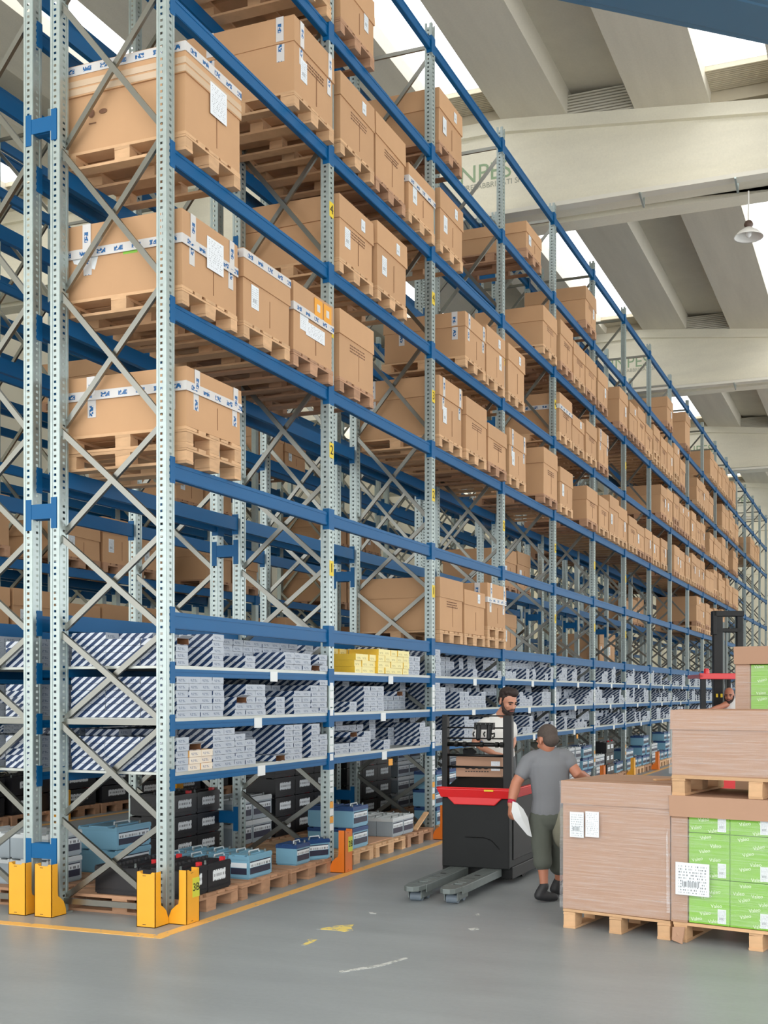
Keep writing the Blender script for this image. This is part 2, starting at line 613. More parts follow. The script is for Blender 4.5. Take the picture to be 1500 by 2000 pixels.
ceil = ob('ceiling', None, kind='structure')
beam_y = [-5.0, 7.0, 18.75, 30.9, 42.9, 54.9]
for bi, by in enumerate(beam_y):
    b = MB()
    xs = [-20, -6.35, 16]
    zb = 10.2
    # I-shaped transverse beam: web, bottom flange, top lip following the roof pitch
    for xa, xb in zip(xs, xs[1:]):
        za, zc = zroof(xa), zroof(xb)
        def seg(y0, y1, la, ha, lb, hb):
            b.hexa([(xa, y0, la), (xb, y0, lb), (xb, y1, lb), (xa, y1, la), (xa, y0, ha), (xb, y0, hb), (xb, y1, hb), (xa, y1, ha)])
        seg(by, by + 0.5, zb + 0.16, za - 0.22, zb + 0.16, zc - 0.22)
        seg(by - 0.06, by + 0.5, zb, zb + 0.16, zb, zb + 0.16)
        seg(by + 0.5, by + 0.72, zb + 0.1, zb + 0.16, zb + 0.1, zb + 0.16)
        seg(by + 0.72, by + 1.12, zb, zb + 0.2, zb, zb + 0.2)
        seg(by - 0.1, by + 0.6, za - 0.22, za, zc - 0.22, zc)
    bo = ob('roof_beam', b.mesh('roof_beam', M['beamc']), ceil)
    if 2 <= bi:
        ob('lettering', text_mesh('INPES', 0.44, M['greenink']), bo, (-6.72, by - 0.004, 10.97), (math.radians(90), 0, 0))
        ob('lettering', text_mesh('PREFABBRICATI SPA', 0.135, M['greyink']), bo, (-6.5, by - 0.004, 10.75), (math.radians(90), 0, 0))
    # cable tray hung below the face of the beam
    if bi >= 2:
        t = MB()
        t.box(-9, 14, by - 0.3, by - 0.1, 10.06, 10.075).box(-9, 14, by - 0.305, by - 0.3, 10.06, 10.13).box(-9, 14, by - 0.1, by - 0.095, 10.06, 10.13)
        tr = ob('cable_tray', t.mesh('cable_tray', M['tray']), bo)
        for k in range(15):
            ob('bracket', cached('tray_bracket', lambda: MB().bar((0, 0.0, 0.0), (0, 0.36, -0.09), 0.03, 0.03).bar((0, 0.36, -0.09), (0, 0.36, 0.12), 0.03, 0.03, up=(1, 0, 0)).mesh('tray_bracket', M['galv'])), tr, (-8.5 + 1.55 * k, by - 0.32, 10.05))
    if bi + 1 < len(beam_y):
        ya, yb = by + 0.25, beam_y[bi + 1] + 0.25
    else:
        ya, yb = by + 0.25, 64.2
    # precast roof elements between this beam and the next
    k0 = -3
    for k in range(k0, 5):
        x0 = -6.35 + PER * k
        for j, (xa, wd, kind) in enumerate(((0.0, 1.2, 'e'), (1.2, 1.17, 'p'), (2.37, 1.25, 'e'), (3.62, 1.03, 's'))):
            xl, xr = x0 + xa, x0 + xa + wd
            if xl < -20 or xr > 16:
                continue
            zl, zr = zroof(xl), zroof(xr)
            if kind == 'e':
                e = MB().prism([(xl, zl), (xr, zr), (xr + 0.02, zr + (0.52 if xa < 1 else 0.3)), (xl - 0.02, zl + (0.3 if xa < 1 else 0.52))], 'y', ya, yb)
                ob('roof_element', e.mesh('roof_element', M['roofc']), ceil)
            elif kind == 'p':
                e = MB().prism([(xl, zl + 0.44), (xr, zr + 0.44), (xr, zr + 0.5), (xl, zl + 0.5)], 'y', ya, yb)
                for q in range(9):
                    e.box(xl, xr, yb - 0.34, yb - 0.3, zr + 0.02 + q * 0.05, zr + 0.045 + q * 0.05)
                e.box(xl, xr, ya, ya + 0.3, zr, zr + 0.46).box(xl, xr, yb - 0.3, yb, zr, zr + 0.46)
                ob('roof_panel', e.mesh('roof_panel', M['roofp']), ceil)
            else:
                e = MB().box(xl - 0.02, xr + 0.02, ya + 0.9, yb - 1.0, zl + 0.24, zl + 0.252)
                ob('skylight_sheet', e.mesh('skylight_sheet', M['pane']), ceil)
                c = MB().box(xl, xr, yb - 1.0, yb - 0.3, zl + 0.2, zl + 0.26)
                for q in range(12):
                    c.box(xl, xr, yb - 1.0 + q * 0.055, yb - 0.97 + q * 0.055, zl + 0.17, zl + 0.2)
                c.box(xl, xr, ya, ya + 0.9, zl + 0.2, zl + 0.26).box(xl, xr, yb - 0.3, yb, zl, zl + 0.26)
                ob('skylight_closure', c.mesh('skylight_closure', M['curb']), ceil)

# floor paint
ob('floor_line', MB().box(-5.04, -4.94, 6.9, 52, 0, 0.003).mesh('floor_line', M['line']), floor)
ob('floor_line', MB().box(-16, -4.93, 6.86, 6.96, 0, 0.0036).mesh('floor_line', M['line']), floor)
ob('floor_line', MB().box(-10.75, -10.65, 8, 52, 0, 0.003).mesh('floor_line', M['line']), floor)
ob('floor_line', MB().box(-7.9, -7.8, 8, 52, 0, 0.003).mesh('floor_line', M['line']), floor)


def floor_patch(name, pix, m):
    P = []
    for px, py in pix:
        zc = F * H / (py - CY)
        P.append(c2w(px, py, zc))
    b = MB().prism([(p.x, p.y) for p in P], 'z', 0.0, 0.002)
    ob(name, b.mesh(name, m), floor)


for pix in ([(618, 1815), (660, 1808), (691, 1806), (686, 1812), (690, 1817), (672, 1820), (655, 1817)],
            [(588, 1846), (606, 1837), (622, 1834), (612, 1840), (596, 1847)], [(600, 1836), (610, 1833), (612, 1835), (604, 1837)]):
    floor_patch('worn_mark', pix, M['mark'])
for pix in ([(720, 1781), (736, 1783), (734, 1785), (722, 1784)], [(914, 1814), (932, 1812), (936, 1815), (920, 1817)],
            [(928, 1786), (936, 1784), (937, 1788), (931, 1789)], [(662, 1897), (742, 1884), (792, 1870), (796, 1872), (744, 1888), (664, 1900)]):
    floor_patch('pale_scuff', pix, M['chalk'])

# ---------------------------------------------------------------- pallet racks
LEV = [2.35, 3.52, 4.77, 5.98, 7.17, 8.40, 9.72]       # crossbar heights of the pallet levels
SHELF = [1.10, 1.527, 1.94]                            # crossbar heights of the low shelves
NODES = [0.10, 0.78, 1.55, 2.28, 3.06, 3.92, 5.02, 6.18, 7.36, 8.52, 9.62]
PH = 9.98                                              # post height


def post_mesh(holes):
    def go():
        b = MB()
        hx, hy = 0.045, 0.05
        if not holes:
            b.box(-hx, hx, -hy, hy, 0, PH)
            return b.mesh('post', M['galv'])
        pitch = 0.05
        n = int(PH / pitch)

        def strip(P, w):                               # P(u, z): face with one column of slots, u in -1..1
            def q(u0, z0, u1, z1, push=0.0):
                k = len(b.v)
                b.v += [P(u0, z0), P(u1, z0), P(u1, z1), P(u0, z1)]
                b.face([k, k + 1, k + 2, k + 3])
            q(-1, 0, -w, PH); q(w, 0, 1, PH)
            for i in range(n):
                q(-w, i * pitch, w, i * pitch + 0.03)
        strip(lambda u, z: (u * hx, -hy, z), 0.26)
        strip(lambda u, z: (hx, u * hy, z), 0.26)
        b.box(-hx, hx, hy - 0.002, hy, 0, PH)
        b.box(-hx, -hx + 0.003, -hy, -0.02, 0, PH).box(-hx, -hx + 0.003, 0.02, hy, 0, PH)
        b.box(-hx - 0.03, hx + 0.03, -hy - 0.02, hy + 0.02, 0, 0.012)
        # pressed rib beside each slotted face
        b.box(hx, hx + 0.004, -hy, -hy + 0.02, 0.02, PH).box(hx, hx + 0.004, hy - 0.02, hy, 0.02, PH)
        b.box(hx - 0.02, hx, -hy - 0.004, -hy, 0.02, PH).box(-hx, -hx + 0.02, -hy - 0.004, -hy, 0.02, PH)
        return b.mesh('post', M['galv'])
    return cached(('post', holes), go)


def cbar(b, p, q):
    """open C-section brace between two nodes"""
    b.bar(p, q, 0.004, 0.045, up=(1, 0, 0.001))
    d = (Vector(q) - Vector(p)).normalized()
    side = d.cross(Vector((0, 1, 0))).normalized() * 0.021
    off = Vector((0, 0.012, 0))
    for s in (-1, 1):
        b.bar(Vector(p) + side * s + off, Vector(q) + side * s + off, 0.024, 0.004, up=(1, 0, 0.001))


def brace_mesh(k, dep):
    """k: ('a', i) upper back to lower front, ('b', i) the other, ('h', z) level"""
    def go():
        b = MB()
        if k[0] == 'h':
            cbar(b, (-dep + 0.03, 0, k[1]), (-0.03, 0, k[1]))
        else:
            z0, z1 = NODES[k[1]] + 0.02, NODES[k[1] + 1] - 0.02
            if k[0] == 'a':
                cbar(b, (-dep + 0.03, -0.028, z1), (-0.03, -0.028, z0))
            else:
                cbar(b, (-dep + 0.03, 0.02, z0), (-0.03, 0.02, z1))
        return b.mesh('brace', M['brace'])
    return cached(('brace', k, round(dep, 3)), go)


def bracing_mesh(dep, posts=False):
    def go():
        b = MB()
        for i in range(len(NODES) - 1):
            z0, z1 = NODES[i] + 0.02, NODES[i + 1] - 0.02
            b.bar((-dep + 0.03, -0.028, z1), (-0.03, -0.028, z0), 0.03, 0.045, up=(1, 0, 0.001))
            b.bar((-dep + 0.03, 0.02, z0), (-0.03, 0.02, z1), 0.03, 0.045, up=(1, 0, 0.001))
        for z in (NODES[0], NODES[2], NODES[-1] + 0.1):
            b.bar((-dep + 0.03, 0, z), (-0.03, 0, z), 0.03, 0.045, up=(1, 0, 0.001))
        if posts:
            b.box(-0.045, 0.045, -0.05, 0.05, 0, PH, 1).box(-dep - 0.045, -dep + 0.045, -0.05, 0.05, 0, PH, 1)
        return b.mesh('bracing', [M['brace'], M['galv']])
    return cached(('bracing', round(dep, 3), posts), go)


def crossbar_mesh(h, n=1):
    """box-section bar with hooked end plates, y from 0 to the bay length"""
    def go():
        b = MB()
        for i in range(n):
            y0, y1 = i * BAY + 0.05, (i + 1) * BAY - 0.05
            b.box(-0.02, 0.03, y0, y1, -h / 2, h / 2)
            b.box(0.03, 0.034, y0, y1, h / 2 - 0.03, h / 2 - 0.006).box(0.03, 0.034, y0, y1, -h / 2 + 0.006, -h / 2 + 0.03)
            e = max(0.085, h * 0.8)
            for ya, yb in ((y0 - 0.055, y0 + 0.008), (y1 - 0.008, y1 + 0.055)):
                b.box(0.04, 0.05, ya, yb, -e, e)
            b.box(-0.02, 0.05, y0 - 0.004, y0 + 0.006, -e, e).box(-0.02, 0.05, y1 - 0.006, y1 + 0.004, -e, e)
        return b.mesh('crossbar', M['blue'])
    return cached(('crossbar', h, n), go)


def deck_mesh():
    def go():
        b = MB()
        for i in range(9):
            y = 0.05 + i * 2.6 / 9
            b.box(-1.05, 0.03, y + 0.003, y + 2.6 / 9 - 0.003, 0.035, 0.055)
        b.box(0.022, 0.032, 0.06, 2.64, 0.02, 0.056)
        return b.mesh('shelf_panel', M['deck'])
    return cached('deck', go)


def rack(label, xf, xb, first, last, full, mirror=False):
    """one row of pallet racking; xf is the post line that faces the aisle (+x unless mirrored)"""
    r = thing('pallet_rack', label, 'rack', (xf, Y0, 0))
    dep = abs(xf - xb)
    if mirror:
        r.rotation_euler = (0, 0, math.pi)
        r.location = (xf, Y0 + (first + last) * BAY, 0)
    for n in range(first, last + 1):
        y = n * BAY
        if full:
            ob('post', post_mesh(n <= 7), r, (0, y, 0))
            ob('post', post_mesh(n <= 5), r, (-dep, y, 0), (0, 0, 0))
            if n <= 5 and full == 2:
                for i in range(len(NODES) - 1):
                    ob('brace', brace_mesh(('a', i), dep), r, (0, y, 0))
                    ob('brace', brace_mesh(('b', i), dep), r, (0, y, 0))
                for z in (NODES[0], NODES[2], NODES[-1] + 0.1):
                    ob('brace', brace_mesh(('h', z), dep), r, (0, y, 0))
            else:
                ob('bracing', bracing_mesh(dep), r, (0, y, 0))
        else:
            ob('upright_frame', bracing_mesh(dep, True), r, (0, y, 0))
    for lv in LEV + SHELF:
        h = 0.13 if lv > 2 else 0.07
        for n in range(first, last):
            if full == 2 or (full and n < 6):
                ob('crossbar', crossbar_mesh(h), r, (0, n * BAY, lv))
        if not full:
            ob('crossbar', crossbar_mesh(h, last - first), r, (0, first * BAY, lv))
        elif full == 1:
            ob('crossbar', crossbar_mesh(h, last - 6), r, (0, 6 * BAY, lv))
        # the bars on the far post line
        if full:
            for n in range(first, 5):
                ob('crossbar', crossbar_mesh(h), r, (-dep, (n + 1) * BAY, lv), (0, 0, math.pi))
            ob('crossbar', crossbar_mesh(h, last - 5), r, (-dep, last * BAY, lv), (0, 0, math.pi))
        else:
            ob('crossbar', crossbar_mesh(h, last - first), r, (-dep, last * BAY, lv), (0, 0, math.pi))
    for lv in SHELF:
        for n in range(first, last):
            ob('shelf_panel', deck_mesh(), r, (0, n * BAY, lv))
            if full == 2 and n < 9:
                ob('label_plate', cached('plate', lambda: MB().box(0.035, 0.042, -0.06, 0.06, -0.055, 0.035).mesh('label_plate', M['white'])),
                   r, (0, n * BAY + 1.35 + RND.uniform(-0.1, 0.3), lv))
                if n in (1, 4) and lv < 1.2:
                    ob('orange_tag', cached('otag', lambda: MB().box(0.035, 0.043, -0.05, 0.05, -0.13, -0.056).mesh('orange_tag', M['osticker'])), r, (0, n * BAY + 1.45, lv))
    if full == 2:
        st = MB().box(0.046, 0.05, -0.045, 0.045, -0.075, 0.075).mesh('level_sticker', M['sticker'])
        for n in range(1, 7):
            for z, d in ((3.03, '1'), (4.21, '2'), (5.42, '3'), (6.62, '4')):
                s = ob('level_sticker', st, r, (0, n * BAY, z))
                if n < 5:
                    ob('numeral', text_mesh(d, 0.13, M['black_ink'], 0.001), s, (0.052, 0, 0), UP_X)
            for z, hh, m in ((1.72, 0.17, 'paper'), (1.26, 0.16, 'paper'), (0.9, 0.12, 'paper'), (0.55, 0.15, 'osticker')):
                bb = MB()
                k = 4
                for q in range(k):
                    bb.box(0.046, 0.051, -0.035, 0.035, -hh + q * 2 * hh / k + 0.006, -hh + (q + 1) * 2 * hh / k - 0.006, 0 if (q % 2 or m == 'paper') else 1)
                ob('label_strip', cached(('strip', z), lambda: bb.mesh('label_strip', [M['white'] if m == 'paper' else M['osticker'], M['white']])), r, (0, n * BAY, z))
    return r


rack('tall blue and silver pallet rack row facing the aisle with the forklift', XF, XB, 0, NB, 2)
rack('pallet rack row standing back to back behind the aisle row, joined by blue spacers', -6.56, -7.58, 0, NB, 1)
rack('pallet rack row across the far aisle, seen through the aisle row', -11.0, -12.02, 0, NB, 0)
rack('last pallet rack row, behind the one across the far aisle', -12.3, -13.3, 0, NB, 0)

# blue spacers between the two back-to-back rows
sp = MB().box(-0.12, 0.12, -0.015, 0.015, -0.06, 0.06)
sp.box(-0.12, 0.12, -0.03, 0.03, 0.052, 0.062).box(-0.12, 0.12, -0.03, 0.03, -0.062, -0.052).box(-0.12, 0.12, -0.022, -0.015, -0.01, 0.008)
sp.box(-0.155, -0.1, -0.058, -0.05, -0.15, 0.1).box(0.1, 0.155, -0.058, -0.05, -0.14, 0.11)
sp.box(-0.12, 0.12, -0.055, -0.03, -0.06, 0.06)
spm = sp.mesh('row_spacer', M['blue'])
rr = bpy.data.objects['pallet_rack.001']
for n in range(0, 8):
    for z in (0.5, 3.25, 6.38, 8.9):
        ob('row_spacer', spm, rr, ((XB - 6.56) / 2 + 6.56, n * BAY, z))

# steel guards at the post feet
def guard_mesh(m):
    def go():
        b = MB()
        W, HH, T = 0.085, 0.42, 0.006
        b.prism([(-W, 0), (W, 0), (W, HH), (W - 0.03, HH), (W - 0.045, HH - 0.014), (-W + 0.045, HH - 0.014), (-W + 0.03, HH), (-W, HH)], 'y', 0, T)
        fl = [(0, 0), (0.17, 0), (0.165, 0.05), (0.14, 0.11), (0.10, 0.145), (0.075, 0.16), (0.07, 0.2), (0.07, HH), (0, HH)]
        b.prism(fl, 'x', -W, -W + T).prism(fl, 'x', W - T, W)
        b.box(-W, W, 0.0, 0.17, 0, 0.006)
        for dx in (-0.055, 0.0, 0.055):
            b.tube([(dx, 0.13, 0.004), (dx, 0.13, 0.02)], 0.012, 6)
        b.box(-0.03, 0.0, -0.001, 0, HH - 0.03, HH - 0.026, 1).box(-0.03, 0.0, -0.001, 0, 0.02, 0.024, 1)
        return b.mesh('post_guard', [m, M['black_ink']])
    return cached(('guard', m.name), go)


def guard(x, y, rz, m, label, sign=None):
    g = thing('post_guard', label, 'post guard', (x, y, 0), rz, 'post guards along the aisle')
    bevel(ob('plate', guard_mesh(M[m]), g), 0.003, 2)
    if sign:
        s = ob('sign_sticker', cached('signst', lambda: MB().box(-0.01, 0.082, -0.003, 0, 0.2, 0.35).mesh('sign_sticker', M['limes'])), g)
        ob('lettering', text_mesh(sign, 0.085, M['black_ink'], 0.001), s, (0.036, -0.004, 0.275), (math.radians(90), 0, 0))


guard(XF - 0.005, Y0 - 0.24, 0, 'guard_y', 'yellow steel guard before the aisle-side post of the rack end')
guard(XB + 0.01, Y0 - 0.2, 0, 'guard_y', 'yellow steel guard before the inner post of the rack end')
guard(-6.54, Y0 - 0.2, 0, 'guard_y', 'yellow steel guard at the foot of the back row end post')
guard(XF + 0.24, Y0 + 0.02, math.pi / 2, 'guard_y', 'yellow steel guard with lime sign reading 3B at the rack corner', '3B')
for n in range(1, 10):
    guard(XF + 0.24, Y0 + n * BAY + 0.0, math.pi / 2, 'guard_o' if n != 6 else 'guard_y',
          'orange steel guard at the %s post from the rack end%s' % (ORD[n], ', lime sign on it' if n < 2 else '') if n != 6 else
          'yellow steel guard at the seventh post from the rack end', '2B' if n == 1 else None)
for n in range(1, 6):
    guard(-10.76, Y0 + n * BAY, math.pi / 2, 'guard_y', 'yellow steel guard across the far aisle, %s post along that row' % ORD[n])

# ---------------------------------------------------------------- pallets and cardboard boxes
def pallet_pieces():
    """(name, box) list, front at +x = 0, 1.2 deep along -x, 0.8 wide along y, 0.144 high"""
    P = []
    ys = [0.0, 0.176, 0.3275, 0.498, 0.655]
    ws = [0.145, 0.1, 0.145, 0.1, 0.145]
    for y, w_ in zip(ys, ws):
        P.append(('deck_board', (-1.2, 0, y, y + w_, 0.122, 0.144)))
    for x in (-0.145, -0.672, -1.2):
        P.append(('cross_board', (x, x + 0.145, 0, 0.8, 0.1, 0.122)))
    for x in (-0.145, -0.672, -1.2):
        for y, w_ in ((0, 0.1), (0.3275, 0.145), (0.7, 0.1)):
            P.append(('block', (x, x + 0.145, y, y + w_, 0.022, 0.1)))
    for y, w_ in ((0, 0.1), (0.3275, 0.145), (0.7, 0.1)):
        P.append(('base_board', (-1.2, 0, y, y + w_, 0, 0.022)))
    return P


def pallet(xfront, y, z, label, parts=True, m='wood', rz=0.0, w=0.8, d=1.2, group='wooden pallets in the racks'):
    o = thing('wooden_pallet', label, 'pallet', (xfront, y, z), rz, group)
    o.scale = (d / 1.2, w / 0.8, 1)
    if parts:
        for i, (nm, bx) in enumerate(pallet_pieces()):
            def go():
                r = random.Random(i * 7)
                return MB().box(*bx, j=0.0025, rnd=r).mesh(nm, M[m])
            q = ob(nm, cached(('pal', i, m), go), o)
    else:
        def go():
            b = MB()
            for nm, bx in pallet_pieces():
                b.box(*bx)
            return b.mesh('slats', M[m])
        ob('timber', cached(('pal', m), go), o)
    return o


def card_box(xfront, y, z, w, d, h, label, lid=0.24, style='', group='boxed goods in the rack', parts=2, mt='card', rz=0.0, name='cardboard_box'):
    """box with telescoping lid: front at x=0, back at -d, y from 0 to w"""
    o = thing(name, label, 'box', (xfront, y, z), rz, group)
    r = random.Random(int((xfront * 31 + y * 101 + z * 977) * 100))

    def body():
        b = MB().box(-d, 0, 0, w, 0, h - 0.03, j=0.006, rnd=random.Random(int(h * 1000)))
        return b.mesh('body', [M[mt]])
    q = lambda v: round(v, 2)
    ob('body', cached(('cbody', q(w), q(d), q(h), mt), body), o)
    og = 0.013
    if lid:
        var = r.randrange(4)

        def lidm():
            rr = random.Random(var)
            b = MB()
            x0, x1, y0, y1 = -d - og, og, -og, w + og
            zl = [h - lid + rr.uniform(-0.014, 0.014) for _ in range(4)]
            b.hexa([(x0, y0, zl[0]), (x1, y0, zl[1]), (x1, y1, zl[2]), (x0, y1, zl[3]),
                    (x0 + .004, y0 + .004, h), (x1 - .004, y0 + .004, h), (x1 - .004, y1 - .004, h), (x0 + .004, y1 - .004, h)])
            return b.mesh('lid', M[mt])
        ob('lid', cached(('clid', q(w), q(d), q(h), q(lid), var, mt), lidm), o)
    if parts < 1:
        return o
    fx = 0.004
    if 'n' not in style:
        ob('seam', cached(('seam', q(h), q(lid)), lambda: MB().box(0, 0.003, -0.003, 0.003, 0.06, (h - lid) * 0.8).mesh('seam', M['crease'])), o, (0.003, w * 0.56, 0))
    lx = og + 0.001

    def paper(y, z, pw, ph, m, x):
        f = lambda: MB().box(0, 0.003, 0, pw, 0, ph, uv=lambda a, b_, c: (b_ / pw, c / ph)).mesh('paper_label', M[m])
        ob('paper_label', cached(('paper', q(pw), q(ph), m), f), o, (x, y, z))

    def tape(x0, x1, y0, y1, z0, z1, uv):
        ob('tape', MB().box(x0, x1, y0, y1, z0, z1, uv=uv).mesh('tape', M['tape']), o)
    if 'p' in style:                                     # large delivery note
        paper(w * 0.42, h * 0.42, 0.24, 0.26, 'paper', lx if h * .42 + .26 > h - lid else fx)
    if 'c' in style:
        ob('print', MB().ball((-d * .78, -0.002, h * .42), (.03, .002, .035), 10, 6).ball((-d * .68, -0.002, h * .42), (.04, .002, .02), 10, 6).box(-d * .8, -d * .74, -0.003, 0, h * .3, h * .31).mesh('print', M['ink']), o)
    if 'tvp' in style:
        ob('torn_paper', MB().prism([(-d * .9, h * .5), (-d * .72, h * .38), (-d * .68, h * .62), (-d * .92, h * .6)], 'y', -0.004, -0.001).mesh('torn_paper', M['white']), o)
        ob('green_sticker', MB().box(-d * .48, -d * .36, -0.004, -0.001, h * .52, h * .59).mesh('green_sticker', M['green']), o)
    if 'l' in style:
        paper(w * 0.16, h * 0.24, 0.12, 0.2, 'barpaper', fx)
    if 's' in style:
        paper(w * 0.62, h - lid * 0.75, 0.09, 0.12, 'barpaper', lx)
    if 'm' in style:
        paper(w * 0.7, h * 0.3, 0.1, 0.2, 'barpaper', fx)
    if 'w' in style:                                     # L-shaped torn sheet
        paper(w * 0.16, h * 0.36, 0.16, 0.24, 'paper', fx)
        paper(w * 0.3, h * 0.32, 0.38, 0.13, 'paper', fx + 0.002)
    if 'o' in style:
        for yy in (0.5, 0.74):
            ob('orange_label', cached('olab', lambda: MB().box(0, 0.003, 0, 0.16, 0, 0.17).box(0.003, 0.004, 0.05, 0.11, 0.05, 0.12, 1).mesh('orange_label', [M['osticker'], M['tape']])), o, (lx, w * yy, h - lid * 0.8))
    if 't' in style:                                     # tape round the lid hem
        zt = h - lid - 0.02
        tape(og, og + 0.003, -og, w + og, zt, zt + 0.075, lambda x, yy, zz: (yy, zz - zt))
        tape(-d - og, og, -og - 0.003, -og, zt, zt + 0.075, lambda x, yy, zz: (x, zz - zt))
    if 'T' in style:                                     # tape along the top edge
        zt = h - 0.085
        tape(og, og + 0.003, -og, w + og, zt, zt + 0.075, lambda x, yy, zz: (yy, zz - zt))
        tape(-d - og, og, -og - 0.003, -og, zt, zt + 0.075, lambda x, yy, zz: (x, zz - zt))
    if 'v' in style:                                     # upright strips over the hem
        for xx in (-0.12 * d, -0.78 * d):
            tape(xx - 0.04, xx + 0.04, -og - 0.005, -og, h - lid * 0.9, h, lambda x, yy, zz: (zz - h + 0.2, x - xx + 0.04))
            tape(xx - 0.04, xx + 0.04, -0.006, 0.0, h - lid - 0.16, h - lid, lambda x, yy, zz: (zz - h + 0.2, x - xx + 0.04))
        for yy0 in (0.1, w - 0.12):
            tape(og, og + 0.004, yy0, yy0 + 0.07, h - lid * 0.95, h, lambda x, yy, zz: (zz - h + 0.2, yy - yy0))
            tape(0, 0.005, yy0, yy0 + 0.07, h - lid - 0.15, h - lid, lambda x, yy, zz: (zz - h + 0.2, yy - yy0))
    if 'b' in style:                                     # faint printed lines
        bb = MB()
        for k in range(3):
            x = w * 0.3
            while x < w * 0.74:
                l = r.uniform(0.015, 0.05)
                bb.box(fx, fx + 0.001, x, x + l, h * 0.55 - k * 0.03, h * 0.55 - k * 0.03 + 0.012)
                x += l + 0.012
        ob('print', bb.mesh('print', M['ink']), o)
    if 'c' in style:                                     # clear tape bands
        for zz in (h - lid * 0.72, h - lid * 0.98):
            ob('clear_tape', MB().box(-d - og - .002, og + 0.002, -og - 0.002, w + og, zz, zz + 0.05).mesh('clear_tape', M['clear']), o)
    return o


LNAME = {0: 'lowest', 1: 'second', 2: 'third', 3: 'fourth', 4: 'fifth', 5: 'topmost'}
SLOT = ['first', 'middle', 'last']
# what stands on each level of the aisle row: {level: {bay: {slot: (height, style, pallets)}}}
STOCK = {
    0: {2: {0: (.66, 'b', 1), 1: (.58, 's', 1), 2: (.6, 'vt', 2)}},
    1: {0: {0: (.47, 'vt', 2)}},
    2: {0: {0: (.6, 'tvp', 1), 1: (.62, 'Tl', 1), 2: (.64, 'tow', 1)}, 1: {0: (.69, 'b', 1)},
        2: {0: (.73, 'vl', 1), 1: (.68, 'b', 1), 2: (.53, 'b', 1)}, 3: {0: (.68, 'vl', 1), 2: (.75, 'b', 1)},
        4: {0: (.62, 'l', 1), 2: (.6, 'b', 1)}},
    3: {0: {0: (.71, 'cTp', 1)}, 1: {0: (.64, 'lsb', 1), 1: (.7, 'ls', 1)}, 2: {1: (.58, 'v', 1), 2: (.68, 'sm', 1)},
        3: {0: (.7, 's', 1)}, 4: {0: (.66, 'tb', 1), 1: (.5, 's', 1), 2: (.6, 'b', 1)}, 5: {0: (.66, 'v', 1)}},
    4: {0: {2: (.7, 'vlb', 1)}, 1: {0: (.68, 'bs', 1), 1: (.7, 'b', 1), 2: (.53, 'tl', 1)}, 2: {0: (.64, 'ls', 1)},
        3: {2: (.62, 'b', 1)}, 4: {0: (.7, 'b', 1), 1: (.6, 'b', 1), 2: (.62, 'b', 1)}, 5: {0: (.62, 'm', 1), 2: (.7, 'm', 1)}},
    5: {0: {1: (.6, 'b', 1), 2: (.62, 'b', 1)}, 1: {0: (.6, 'm', 1)}, 2: {0: (.65, 'ls', 1)}, 3: {1: (.41, 'l', 1)}, 4: {2: (.62, 'mb', 1)}, 7: {2: (.6, 'm', 1)}, 8: {2: (.85, 'n', 1)}},
}
FARFILL = {1: {9: '011', 10: '111', 11: '110'}, 2: {5: '111', 6: '111', 7: '110', 8: '111', 9: '111', 10: '111', 11: '111', 12: '111'},
           3: {7: '011', 8: '111', 9: '111', 10: '011', 11: '111', 12: '011'}, 4: {6: '111', 7: '111', 8: '110', 9: '011', 10: '110', 11: '011', 12: '111', 14: '011', 15: '110'},
           5: {10: '011', 11: '111', 12: '110'}}
for lv, bays in FARFILL.items():
    for b_, s in bays.items():
        for k, c in enumerate(s):
            if c == '1':
                STOCK.setdefault(lv, {}).setdefault(b_, {})[k] = (RND.uniform(.54, .74), RND.choice(['b', 'm', 's', 'l', 'mb']), 2 if lv == 1 or RND.random() < .12 else 1)
LOOK = {'t': 'taped', 'v': 'tape-striped', 'T': 'tape-topped', 'c': 'clear-taped', 'o': 'orange-labelled', 'p': 'labelled', 'l': 'labelled', 's': 'labelled', 'm': 'labelled', 'w': 'labelled', 'b': 'plain', 'n': 'plain', '': 'plain'}
for lv, bays in STOCK.items():
    for b_, slots in bays.items():
        for k, (h, style, npal) in slots.items():
            y = Y0 + b_ * BAY + 0.1 + k * 0.87 + RND.uniform(-0.015, 0.015)
            z = LEV[lv] + 0.066
            xf = -5.17 + RND.uniform(-0.02, 0.015)
            where = '%s pallet level, %s bay, %s of three places' % (LNAME[lv], ORD[b_], SLOT[k])
            if len(slots) == 1:
                where = '%s pallet level, alone in the %s bay' % (LNAME[lv], ORD[b_])
            for p in range(npal):
                pallet(xf, y, z, 'wooden pallet%s, %s' % ('' if npal == 1 else (', lower one' if p == 0 else ', upper one'), where), parts=b_ < 4, m='wood' if RND.random() < .7 else 'woodo')
                z += 0.146
            lid = 0.17 if h < .5 else (0.2 if h < .6 else 0.25)
            card_box(xf - 0.01, y + 0.01, z, 0.785, 1.15, h, '%s cardboard box, %s' % (LOOK[style[:1]], where), lid, style, 'boxes on the %s pallet level' % LNAME[lv], parts=1 if b_ < 10 else 0)
